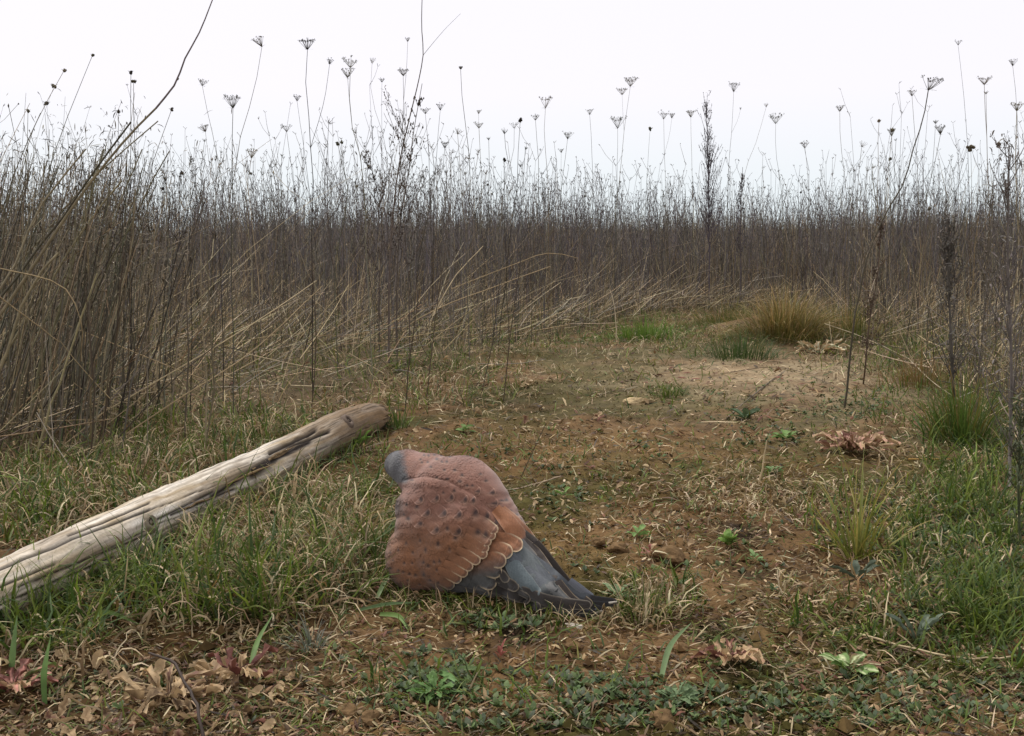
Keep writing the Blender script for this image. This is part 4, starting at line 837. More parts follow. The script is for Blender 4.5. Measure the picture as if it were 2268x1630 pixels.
# curled dead leaves lying at the lower left and around
DL = []
for k in range(8):
    g = Geo(); A_, B_ = [(TAN2, TAN), (TAN, TAN), (BR, TAN2), (PINK * .8, TAN)][k % 4]
    L = 1.0; K = 9; t = np.linspace(0, 1, K); cu = rng.uniform(.5, 2.6)
    p = np.stack([np.sin(cu * t) / cu, rng.normal(0, .03, K), .06 + (1 - np.cos(cu * t)) / cu * .35 + .05 * np.sin(t * 9)], -1)
    wd = np.sin(np.pi * (t * .9 + .06)) ** .7 * rng.uniform(.28, .5); u = np.array([-1, -.5, 0, .5, 1.]); tw = rng.uniform(-1.2, 1.2) * t
    s = np.stack([np.zeros(K), np.cos(tw), np.sin(tw)], -1)
    v = p[:, None] + (wd[:, None] * u * .5 * (1 + rng.normal(0, .1, (K, 5))))[..., None] * s[:, None] + np.array([0, 0, 1])[None, None] * (.25 * wd[:, None] * u ** 2 * rng.uniform(.3, 1.5))[..., None]
    idx = np.arange(K * 5).reshape(K, 5); e = np.clip(np.abs(u)[None, :, None] * .8 + 0 * t[:, None, None], 0, 1)
    g.add(v, q=np.stack([idx[:-1, :-1], idx[:-1, 1:], idx[1:, 1:], idx[1:, :-1]], -1), col=((1 - e) * A_ + e * B_).reshape(-1, 3) * rng.uniform(.85, 1.1, (K * 5, 1)))
    DL.append(g.build('dead_leaf', M_LEAF(), link=False))
def drop_leaf(vx, vy, s, label, group, k=None):
    p = gp(vx, vy); o = link_mesh('dead_leaf', DL[int(rng.integers(0, 8)) if k is None else k], None, tuple(p + [0, 0, .001]))
    o.scale = (s, s, s); o.rotation_euler = (rng.normal(0, .35), rng.normal(0, .35), rng.uniform(0, 6.28)); tag(o, label, 'dead leaf', group); return o
for k in range(150):
    t = rng.uniform(0, 1); vx = rng.uniform(-10, 640); vy = 1640 - rng.uniform(0, 1) ** 1.1 * 190 + (rng.uniform(0, 25))
    if vx > 480 and vy < 1470: vy += 60
    drop_leaf(vx, vy, rng.uniform(.010, .026), ('pale ' if k % 3 == 0 else 'brown ' if k % 3 == 1 else 'reddish tan ') + 'curled dead leaf ' + ('left of' if vx < 300 else 'around' if vx < 460 else 'right of') + ' the curved dark stem' + (' at the lower edge' if vy > 1560 else ' below the grass'), 'curled dead leaves at the lower left', [1, 0, 3, 5, 2, 7][k % 6])
for k in range(32):
    drop_leaf(rng.uniform(650, 1500), rng.uniform(1380, 1620), rng.uniform(.008, .016), ['pale', 'brown', 'tan'][k % 3] + ' dead leaf scrap on the soil ' + ('left of' if k < 16 else 'near') + ' the seedling mat' if 0 else 'small tan dead leaf on the soil below the bird', 'small dead leaves on the soil below the bird')
for k in range(36):
    a = rng.uniform(0, 6.28); drop_leaf(1420 + 260 * math.cos(a) * rng.uniform(0, 1), 1130 + 90 * math.sin(a), rng.uniform(.01, .022), 'small tan dead leaf on the moss right of the bird', 'small dead leaves right of the bird')
for k in range(36):
    drop_leaf(rng.uniform(900, 1500), rng.uniform(780, 960), rng.uniform(.02, .045), 'brown dead leaf on the soil beyond the bird', 'brown dead leaves beyond the bird')
for k in range(30):
    drop_leaf(rng.uniform(1550, 2200), rng.uniform(1350, 1620), rng.uniform(.009, .018), 'small dead leaf among the moss at the lower right', 'small dead leaves at the lower right')
o = drop_leaf(1278, 880, .05, 'grey curled leaf lying on the soil left of the pale stone', None, 2)

# stones and clods
def lump(name, label, vx, vy, sx, sy, sz, col, cat, lumpy=.25, lvl=3):
    import bmesh
    b = gp(vx, vy); bm = bmesh.new(); bmesh.ops.create_icosphere(bm, subdivisions=lvl, radius=1); v = np.array([q.co[:] for q in bm.verts]); t = np.array([[x.index for x in f.verts] for f in bm.faces]); bm.free()
    s = rng.integers(0, 999); d = fbm(v[:, 0] + 5 + v[:, 2], v[:, 1] + v[:, 2] * .7, .9, 3, int(s)); v = v * (1 + lumpy * d)[:, None]
    v = v * [sx, sy, sz] + [0, 0, sz * .35]; g = Geo(); g.add(v + b, t=t, col=col * (1 + .25 * d)[:, None]); tag(g.build(name, M_STONE(), None, b, smooth=False), label, cat)
lump('pale_stone', 'flat pale tan stone on the bare soil in the middle distance', 1412, 893, .042, .03, .012, c(168, 148, 112), 'stone', .6, 2)
CLAY = c(104, 83, 57)
for (x, y, s, l) in ((1465, 1600, .011, 'rough pale soil clod at the bottom edge right of centre'), (1480, 1240, .02, 'broad soil clod right of the bird\'s tail base'), (1370, 1225, .014, 'crumbly clod beside the bird\'s folded wing tips'), (1330, 1205, .012, 'small clod behind the bird\'s wing tips'),
                     (2000, 1410, .011, 'pale clod beside the downy grey leaved plant'), (1905, 1478, .008, 'small tan clod right of the green and pink rosette'), (1270, 1345 + 90, .007, 'tiny clod below the bird\'s tail'), (860, 1385, .008, 'small tan clod below the bird\'s breast'), (820, 1600, .01, 'low clod at the bottom left of centre'),
                     (1790, 1325, .012, 'rounded clod under the yellowish tuft'), (770, 1580, .009, 'crumbly clod beside the low one at the bottom'), (1510, 1440, .008, 'small clod left of the arching grey green blade')):
    lump('soil_clod', l, x, y, s, s, s * .7, CLAY, 'soil clod', .5)
lump('white_dropping', 'whitish splash of dropping below the bird\'s tail', 1272, 1388, .009, .006, .0025, c(185, 176, 162), 'dropping', .9)

# ------------------------------------------------------------------ weathered log
LV = [(-420, 1530, 84), (-200, 1412, 80), (-60, 1343, 76), (60, 1287, 72), (170, 1232, 66), (280, 1179, 61), (420, 1112, 53), (560, 1050, 49), (660, 1000, 46), (757, 950, 42), (815, 927, 36), (846, 919, 27)]
cen = []; rad = []
for vx, vy, r in LV:
    b = gp(vx, vy + r * 1.08); d = b[1]; cen.append(P(vx, vy, d + .02)); rad.append(r / F * d)
cen = np.array(cen); rad = np.array(rad)
KL, ML = 400, 160
path = smooth_path(cen, KL); rl = np.interp(np.linspace(0, 1, KL), np.linspace(0, 1, len(rad)), rad)
dl = np.concatenate([[0], np.cumsum(np.linalg.norm(np.diff(path, axis=0), axis=1))])
rl = np.interp(dl / dl[-1], np.concatenate([[0], np.cumsum(np.linalg.norm(np.diff(cen, axis=0), axis=1))]) / np.sum(np.linalg.norm(np.diff(cen, axis=0), axis=1)), rad)
t = np.gradient(path, axis=0); t /= np.linalg.norm(t, axis=1, keepdims=True)
n1 = np.cross(t, [0, 0, 1]); n1 /= np.linalg.norm(n1, axis=1, keepdims=True); n2 = np.cross(n1, t)   # n1 towards the camera side / right, n2 up
th = np.arange(ML) / ML * 2 * np.pi; TH, S = np.meshgrid(th, dl)
tw = TH + S * .25 + .10 * fbm(S, TH * .05, .22, 3, 88) + .05 * np.sin(TH * 2 + S * 9)                                 # slight spiral of the grain
cx_, cy_ = np.cos(tw) * 3, np.sin(tw) * 3
def nz(a, ssc, seed, f=1.0): return vnoise(np.cos(tw) * a + 50, S / ssc + np.sin(tw) * a * 1.0 + 50, seed)
grain = np.zeros_like(S)
for k, (fr, ls) in enumerate(((9, .5), (18, .3), (34, .22))):
    grain += (vnoise(tw / (2 * np.pi) * fr * 2.0, S / ls, 90 + k) - .5) / (k + 1)
crack = np.zeros_like(S)
for k in range(130):
    t0 = rng.uniform(0, 2 * np.pi); s0 = rng.uniform(0, dl[-1]); ln = rng.uniform(.03, .35); wd = rng.uniform(.010, .028)
    dth = np.angle(np.exp(1j * (tw - t0 - .05 * np.sin(S * 14 + k) - .02 * np.sin(S * 60 + k)))); env = np.clip(1 - ((S - s0) / ln) ** 2, 0, 1)
    crack = np.maximum(crack, np.exp(-(dth / (wd * (.4 + env) + 1e-4)) ** 2) * env ** .5 * rng.uniform(.3, 1))
# the long open split on the camera side towards the far end
sB = np.interp(.60, [0, 1], [0, dl[-1]]);
vxs, vys = toV(path[:, None] + rl[:, None, None] * (np.cos(TH)[..., None] * n1[:, None] + np.sin(TH)[..., None] * n2[:, None]))
def seg_dist(ax, ay, bx, by):
    L2 = (bx - ax) ** 2 + (by - ay) ** 2; u = np.clip(((vxs - ax) * (bx - ax) + (vys - ay) * (by - ay)) / L2, 0, 1); return np.hypot(vxs - ax - u * (bx - ax), vys - ay - u * (by - ay)), u
facing = (np.cos(TH) * (n1[:, 1:2] < 0) - np.cos(TH) * (n1[:, 1:2] >= 0)) > -.45
split = np.zeros_like(S)
for (ax, ay, bx, by, w_) in ((470, 1100, 640, 990, 9), (560, 1050, 650, 985, 15), (600, 1020, 690, 975, 10), (380, 1140, 520, 1083, 4), (600, 1000, 700, 950, 5), (350, 1150, 470, 1090, 3.5), (0, 1260, 330, 1130, 2.5), (0, 1340, 250, 1235, 2.5), (40, 1300, 340, 1180, 2.2), (150, 1190, 330, 1115, 2.2), (640, 985, 730, 955, 4), (0, 1300, 120, 1250, 2.2)):
    dd, u = seg_dist(ax, ay, bx, by); split = np.maximum(split, np.exp(-(dd / w_) ** 2) * facing)
splitb = np.where(S > dl[-1] * .55, split, split * .3)
dispr = .0009 * grain - .0016 * crack - .0085 * splitb + .0032 * fbm(S * 1.0, TH * .05, .18, 3, 97) + .0022 * fbm(S * 1.0 + 9, TH * .03, .035, 2, 98)
endf = sstep(dl[-1] - .05, dl[-1], S)
dispr += -endf * .022 * (vnoise(TH * 2.2, S * 30, 99)) ; 
RR = rl[:, None] + dispr; RR = RR * (1 - .10 * endf)
V_ = path[:, None] + RR[..., None] * (np.cos(TH)[..., None] * n1[:, None] + np.sin(TH)[..., None] * n2[:, None])
jagv = (vnoise(TH[0] * 2.5, TH[0] * 0, 120) - .5) * .08 + (vnoise(TH[0] * 9, TH[0] * 0, 121) - .5) * .05
V_ += (sstep(dl[-1] - .10, dl[-1], S) * jagv[None])[..., None] * t[:, None]
silver = c(210, 204, 192); cream = c(160, 142, 112); brown = c(104, 82, 56); darkc = c(36, 29, 23)
mixn = np.clip(vnoise(tw * 3.2, S / .16, 95) * .7 + vnoise(tw * 8, S / .04, 96) * .5 - .1, 0, 1)
far = sstep(dl[-1] * .55, dl[-1] * .85, S)
k3 = lambda a: a[..., None]
colL = silver * k3(1 - mixn) + cream * k3(mixn); colL = colL * k3(1 - far * .85) + (brown * k3(.75 + .6 * mixn)) * k3(far * .85)
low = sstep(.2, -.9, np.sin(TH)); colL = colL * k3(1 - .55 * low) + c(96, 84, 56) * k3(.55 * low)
fine = vnoise(tw / (2 * np.pi) * 170, S / .12, 101); fine2 = vnoise(tw / (2 * np.pi) * 90, S / .05, 102); blot = sstep(.52, .75, vnoise(tw * 2.2 + 5, S / .11, 111) * .65 + vnoise(tw * 9, S / .02, 112) * .35); colL = colL * k3(1 - .45 * blot) + c(104, 84, 60) * k3(.45 * blot); colL = colL * k3(.62 + .5 * fine + .26 * fine2)
cr = np.clip(np.maximum(crack * .9, split), 0, 1); colL = colL * k3(1 - cr) + darkc * k3(cr)
kx = [(327, 1155, 14), (775, 933, 16)]
for (ax, ay, rk) in kx:
    dd = np.hypot((vxs - ax), (vys - ay)); f = np.exp(-(dd / rk) ** 2) * facing; colL = colL * k3(1 - .6 * f) + c(110, 96, 78) * k3(.6 * f)
g = Geo(); idx = np.arange(KL * ML).reshape(KL, ML); nx = np.roll(idx, -1, 1)
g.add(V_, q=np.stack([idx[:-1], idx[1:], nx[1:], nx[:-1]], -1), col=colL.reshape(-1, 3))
rootL = empty('weathered_log', path[KL // 2] - [0, 0, rl[KL // 2]], 'weathered grey split log lying in the grass from the left edge', 'log')
# wood shader with grain stretched along the log
mw = mat('weathered_wood', .8, 0, .15, 220, .3, .2)
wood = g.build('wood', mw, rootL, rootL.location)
# broken end
g = Geo(); e = V_[-1]; ce = path[-1] + t[-1] * .002; rings = [e]
for k, f in enumerate((.75, .5, .25)):
    ringp = ce + (e - ce) * f + t[-1] * (.012 * vnoise(th * 3, np.full(ML, k * 1.7), 103)[:, None] + .004 * k); rings.append(ringp)
Rg = np.array(rings); idx = np.arange(4 * ML).reshape(4, ML); nx = np.roll(idx, -1, 1)
cE = (c(168, 140, 100) * (.6 + .6 * vnoise(np.tile(th * 6, 4), np.repeat(np.arange(4) * 2.0, ML), 104))[:, None])
Vv = np.concatenate([Rg.reshape(-1, 3), (ce + t[-1] * .02)[None]]); tt_ = np.stack([idx[3], nx[3], np.full(ML, 4 * ML)], -1)
g.add(Vv, q=np.stack([idx[:-1], idx[1:], nx[1:], nx[:-1]], -1), t=tt_, col=np.concatenate([cE, c(120, 92, 60)[None]])); g.build('broken_end', mw, rootL, rootL.location)
# knots and splinters
def on_log(vx, vy):
    dd = np.hypot(vxs - vx, vys - vy) + (~facing) * 999; i = np.unravel_index(np.argmin(dd), dd.shape); pnt = V_[i]; nrm = pnt - path[i[0]]; return pnt, nrm / np.linalg.norm(nrm), t[i[0]]
for (vx, vy, rk, cc_) in ((332, 1158, .012, c(128, 118, 100)), (772, 932, .014, c(104, 90, 78))):
    pnt, nrm, tg = on_log(vx, vy); a = np.arange(14) / 14 * 6.283; bt = np.cross(nrm, tg); g = Geo(); ringsk = []
    for f, hgt, in ((1.25, -.003), (1.0, .002), (.75, .004), (.4, .0015)): ringsk.append(pnt + nrm * hgt + rk * f * (np.cos(a)[:, None] * tg * 1.2 + np.sin(a)[:, None] * bt) * rng.uniform(.9, 1.1, (14, 1)))
    Rk = np.array(ringsk); idx = np.arange(4 * 14).reshape(4, 14); nx = np.roll(idx, -1, 1)
    g.add(np.concatenate([Rk.reshape(-1, 3), (pnt + nrm * .001)[None]]), q=np.stack([idx[:-1], idx[1:], nx[1:], nx[:-1]], -1), t=np.stack([idx[3], nx[3], np.full(14, 56)], -1), col=cc_ * rng.uniform(.8, 1.1, (57, 1))); g.build('knot', mw, rootL, rootL.location)
for (x0, y0, x1, y1, w_) in ((560, 1040, 655, 985, .006), (500, 1075, 600, 1030, .005), (405, 1128, 470, 1100, .004), (600, 1010, 640, 990, .007)):
    A_, na, _ = on_log(x0, y0); B_, nb_, _ = on_log(x1, y1); K = 8; tt = np.linspace(0, 1, K)[:, None]
    pth = A_ * (1 - tt) + B_ * tt + (na + nb_) / 2 * (.001 + .006 * tt ** 2); g = Geo(); tubes(g, jag(pth, .0008), (w_ * .5 * np.sin(np.pi * (tt[:, 0] * .8 + .15)))[None], 5, c(118, 98, 70) * rng.uniform(.7, 1.1)); g.build('splinter', mw, rootL, rootL.location)

# blades growing against and over the log front
g = Geo(); n = 170; u = rng.uniform(0, 1, n); b = gp(870 + 480 * u, 1322 + 66 * u + rng.uniform(-4, 22, n)); az = rng.uniform(-3.14, 3.14, n)
p = arcs(b, rng.uniform(.010, .034, n), az, rng.uniform(0, .9, n), rng.uniform(.6, 2.2, n), 5); aboveground(p); ribbons(g, p, rng.uniform(.001, .0022, n)[:, None] * taper(5, .08)[None], side_of(az), pal(GREEN + STRAW, n), .1)
n = 60; u = rng.uniform(0, 1, n); b = gp(842 + rng.uniform(-10, 14, n), 1150 + 170 * u); az = rng.normal(.2, .8, n); p = arcs(b, rng.uniform(.02, .05, n), az, rng.uniform(0, .5, n), rng.uniform(.5, 1.6, n), 5); ribbons(g, p, .002 * taper(5, .08)[None], side_of(az), pal(GREEN + STRAW, n), .1)
tag(g.build('bird_side_grass', M_BLADE()), 'short grass blades pressed against the underside of the bird', 'grass', kind='stuff')
g = Geo()
for (x0, y0, x1, y1, n) in ((0, 1395, 200, 1300, 60), (180, 1310, 420, 1190, 75), (420, 1190, 640, 1080, 60), (620, 1085, 860, 965, 60)):
    u = rng.uniform(0, 1, n); b = gp(x0 + (x1 - x0) * u + rng.normal(0, 6, n), y0 + (y1 - y0) * u + rng.uniform(0, 26, n)); az = rng.normal(2.3, 1.0, n)
    p = arcs(b, rng.uniform(.02, .062, n), az, rng.uniform(0, .7, n), rng.uniform(.4, 1.7, n), 6); ribbons(g, p, rng.uniform(.0018, .0036, n)[:, None] * taper(6, .08)[None], side_of(az), pal(GREEN, n)[:, None] * np.linspace(.9, 1.1, 6)[None, :, None], .15)
tag(g.build('log_side_grass', M_BLADE()), 'green grass blades standing along the front of the log', 'grass', kind='stuff')

# ------------------------------------------------------------------ kestrel
exec('''
def CV(x, y): return 764.4 + x * .2941, 938.1 + y * .2941
def CP(x, y, d): return P(*CV(x, y), d)
def pxm(d): return d / F * .2941
''')
DT = float(gp(*CV(1950, 1440))[1]); DLb = float(gp(*CV(560, 1290))[1]) + .045
def dz(x): return float(np.interp(x, [300, 700, 1100, 1500, 2050], [DLb + .015, DLb - .004, DLb - .048, DT + .004, DT - .018]))
BALL = [(402, 310, 114, .045), (470, 330, 145, .035), (560, 390, 180, .03), (700, 490, 255, .02), (800, 560, 325, .012), (545, 640, 178, .0), (600, 620, 180, -.012),
        (590, 1000, 300, .0), (640, 900, 290, .0), (800, 950, 320, -.004), (870, 820, 330, .0), (1000, 640, 270, .014), (1080, 740, 250, .014), (1170, 850, 225, .012),
        (960, 1010, 280, 0), (1120, 1000, 240, 0), (1250, 1020, 185, .004), (1340, 1120, 150, .004), (1120, 1160, 170, -.004), (1420, 1210, 120, .002), (1530, 1280, 95, 0), (1300, 1280, 95, 0), (1150, 1300, 80, 0),
        (1650, 1340, 72, 0), (1780, 1385, 50, 0), (1480, 1370, 66, 0), (1890, 1400, 30, 0), (700, 760, 270, -.010), (900, 740, 250, -.010), (760, 720, 300, 0), (925, 560, 290, .016), (880, 520, 290, .018), (640, 430, 215, .024), (700, 880, 300, 0), (620, 800, 255, -.004)]
import bmesh
bm = bmesh.new()
for (x, y, r, dd) in BALL:
    d = dz(x) + dd; q = CP(x, y, d); ret = bmesh.ops.create_icosphere(bm, subdivisions=3, radius=r * pxm(d)); bmesh.ops.translate(bm, verts=ret['verts'], vec=Vector(q))
tmp = bpy.data.meshes.new('kestrel_body'); bm.to_mesh(tmp); bm.free()
to = bpy.data.objects.new('kestrel_body', tmp); COL.objects.link(to)
md = to.modifiers.new('r', 'REMESH'); md.mode = 'VOXEL'; md.voxel_size = .00125
ms_ = to.modifiers.new('s', 'SMOOTH'); ms_.factor = .5; ms_.iterations = 170
dg = bpy.context.evaluated_depsgraph_get(); ev = to.evaluated_get(dg).to_mesh()
nv = len(ev.vertices); bv = np.empty(nv * 3, np.float32); ev.vertices.foreach_get('co', bv); bv = bv.reshape(-1, 3).astype(float)
bn = np.empty(nv * 3, np.float32); ev.vertices.foreach_get('normal', bn); bn = bn.reshape(-1, 3).astype(float)
bf = np.array([[*p_.vertices] for p_ in ev.polygons if len(p_.vertices) == 4]); to.to_mesh_clear() if hasattr(to, 'to_mesh_clear') else None
bpy.data.objects.remove(to)
def toC(p):
    vx, vy = toV(p); return (vx - 764.4) / .2941, (vy - 938.1) / .2941
BC = toC(bv)
SPOTS = [(595, 238, 9, 8), (628, 240, 9, 8), (672, 236, 9, 8), (725, 240, 10, 9), (787, 245, 11, 11), (690, 267, 12, 10), (578, 292, 9, 8), (622, 290, 9, 8), (645, 325, 10, 9), (730, 288, 9, 8), (765, 287, 10, 9), (748, 348, 10, 9),
         (825, 350, 13, 11), (880, 387, 12, 12), (862, 434, 15, 11), (918, 466, 11, 10), (958, 466, 11, 10), (505, 425, 14, 9), (420, 432, 16, 10), (568, 270, 8, 7), (690, 405, 12, 8), (770, 415, 12, 8),
         (570, 570, 12, 18), (690, 560, 12, 20), (800, 555, 12, 22), (905, 572, 12, 20), (965, 578, 12, 18), (462, 610, 10, 12), (540, 625, 13, 16), (822, 505, 9, 12), (740, 520, 9, 10),
         (622, 672, 18, 22), (748, 675, 20, 24), (860, 685, 20, 24), (982, 672, 20, 30), (1070, 695, 18, 30), (1140, 740, 18, 30), (475, 715, 14, 14), (442, 685, 8, 10), (566, 752, 20, 16),
         (690, 800, 20, 20), (855, 812, 22, 26), (1000, 815, 24, 24), (1060, 835, 20, 30), (830, 860, 14, 14), (770, 790, 12, 16),
         (700, 905, 12, 20), (605, 950, 9, 16), (785, 945, 8, 14), (565, 880, 6, 14), (460, 900, 7, 12), (400, 950, 7, 10), (510, 970, 7, 10), (445, 1050, 9, 10), (590, 1045, 9, 12), (625, 1070, 12, 12), (670, 1040, 8, 14), (710, 1035, 8, 14),
         (400, 1105, 10, 8), (437, 1118, 11, 8), (485, 1132, 12, 10), (530, 1140, 12, 12), (592, 1138, 10, 16), (340, 1090, 8, 8), (690, 1100, 7, 10), (505, 1050, 7, 8), (340, 970, 6, 8), (360, 1030, 6, 7), (640, 1180, 9, 9), (700, 1200, 9, 9), (560, 1210, 9, 8), (470, 1180, 9, 8),
         (1110, 520, 26, 12), (1215, 575, 16, 14), (1130, 600, 36, 10), (1210, 655, 40, 10), (1245, 660, 14, 12), (1295, 685, 16, 11), (1180, 580, 20, 8), (1060, 430, 14, 8), (1020, 380, 10, 7), (1000, 510, 18, 8), (1320, 720, 12, 10)]
GRSEG = c(116, 116, 118)
def body_colour(X_, Y_, bvp):
    k = lambda a: a[..., None]
    pink = c(126, 88, 72); ora = c(129, 87, 58); n1_ = fbm(X_, Y_, 120, 3, 201); n2_ = fbm(X_ * .6 + Y_ * .2, Y_ * 1.0, 16, 2, 203)
    f = sstep(600, 950, Y_); cc = pink * k(1 - f) + ora * k(f); cc = cc * k(1 + .13 * n1_ + .12 * n2_)
    # soft feather tracts: pale fringe lines
    row = np.sin((Y_ * .9 + X_ * .25) / 26 + 1.3 * np.sin(X_ / 37)); cc = cc * k(1 + .05 * row)
    for (x, y, rx, ry) in SPOTS:
        dx = X_ - x; dy = Y_ - y; s_ = 1 + np.clip(-dy / ry, -1, 1) * -.35
        e = np.exp(-((np.abs(dx) / (rx * 1.05 * s_ + 1)) ** 2.2 + (np.abs(dy) / (ry * 1.1 + 1)) ** 2.2)) * .9
        halo = np.exp(-((dx / (rx * 1.7)) ** 2 + ((dy - ry * 1.2) / (ry * .8)) ** 2)) * .38
        cc = cc * k(1 - halo) + c(205, 165, 138) * k(halo)
        cc = cc * k(1 - e) + c(44, 34, 34) * k(e)
    hd = sstep(30, -45, (X_ - 455) + (Y_ - 300) * -.20 + 22 * fbm(X_, Y_, 30, 2, 205)) * sstep(470, 430, Y_)
    cc = cc * k(1 - hd) + c(88, 87, 88) * k(1 + .18 * n2_) * k(hd)
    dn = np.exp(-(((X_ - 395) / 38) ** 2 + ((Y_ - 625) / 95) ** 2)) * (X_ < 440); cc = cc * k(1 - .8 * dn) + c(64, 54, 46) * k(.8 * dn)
    if bvp is not None:
        wv = 9 * np.sin(Y_ / 15.0) + 7 * np.sin(Y_ / 31.0 + 2)
        xA = np.interp(Y_, [790, 900, 990, 1090, 1190, 1270, 1300], [1150, 1090, 1058, 955, 850, 760, 720]) + wv
        xB = np.interp(Y_, [880, 900, 940, 980, 1050, 1130, 1210, 1330], [1300, 1340, 1330, 1240, 1200, 1170, 1130, 1060]) + wv * .6
        up = 790 + (X_ - 1150) * .54
        mid = sstep(-4, 4, X_ - xA) * sstep(4, -4, X_ - xB) * sstep(-5, 5, Y_ - up)
        gb = sstep(980, 1180, Y_ + (X_ - 1000) * .15 + 22 * n2_)
        cm = c(142, 95, 64) * k(1 - gb) + c(84, 84, 82) * k(gb); cm = cm * k(1 + .10 * np.sin((X_ * .8 + Y_ * -.9) / 9)) * k(.9 + .2 * n2_)
        cc = cc * k(1 - mid) + cm * k(mid)
        rt = sstep(-4, 4, X_ - xB) * sstep(920, 960, Y_); cc = cc * k(1 - rt) + c(78, 76, 72) * k(rt)
    un = sstep(1180, 1330, Y_ - (X_ - 300) * .12) * (X_ < 1200); cc = cc * k(1 - un * .5) + c(110, 86, 60) * k(un * .5)
    tl = sstep(1330, 1420, X_ + (Y_ - 900) * .35) * sstep(880, 980, Y_); cc = cc * k(1 - tl) + c(92, 92, 92) * k(tl)
    return np.clip(cc, .005, 1)
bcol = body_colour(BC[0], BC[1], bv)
kb = CP(1000, 1380, dz(1000)); kb[2] = float(H(kb[0], kb[1]))
KR = empty('kestrel', kb, 'rufous spotted kestrel with grey head crouching on the soil with its back turned', 'bird')
# raised feather relief
rel = 0 * BC[0]
cr1 = lambda ax, ay, bx, by, w: np.exp(-((((BC[0] - ax) * (by - ay) - (BC[1] - ay) * (bx - ax)) / math.hypot(bx - ax, by - ay)) / w) ** 2) * sstep(-.1, .1, ((BC[0] - ax) * (bx - ax) + (BC[1] - ay) * (by - ay)) / ((bx - ax) ** 2 + (by - ay) ** 2)) * sstep(1.1, .9, ((BC[0] - ax) * (bx - ax) + (BC[1] - ay) * (by - ay)) / ((bx - ax) ** 2 + (by - ay) ** 2))
crease = np.maximum.reduce([cr1(430, 420, 600, 385, 13), cr1(600, 385, 780, 425, 15), cr1(780, 425, 1000, 555, 15), cr1(1000, 555, 1160, 700, 14), cr1(1160, 700, 1200, 780, 12)])
below = np.maximum.reduce([cr1(430, 460, 600, 430, 26), cr1(600, 430, 770, 470, 28), cr1(770, 475, 980, 600, 28), cr1(980, 600, 1130, 740, 26)])
rel += -.0018 * crease + .0012 * below
wv_ = 9 * np.sin(BC[1] / 15.0) + 7 * np.sin(BC[1] / 31.0 + 2)
xA_ = np.interp(BC[1], [790, 900, 990, 1090, 1190, 1270, 1300], [1150, 1090, 1058, 955, 850, 760, 720]) + wv_
xB_ = np.interp(BC[1], [880, 900, 940, 980, 1050, 1130, 1210, 1330], [1300, 1340, 1330, 1240, 1200, 1170, 1130, 1060]) + wv_ * .6
gate = sstep(790, 860, BC[1]) * sstep(1340, 1250, BC[1])

rel += .0003 * np.sin((BC[1] * .95 + BC[0] * .3 + 14 * np.sin(BC[0] / 29)) / 13) * sstep(420, 560, BC[1])

dc = c(84, 54, 50)

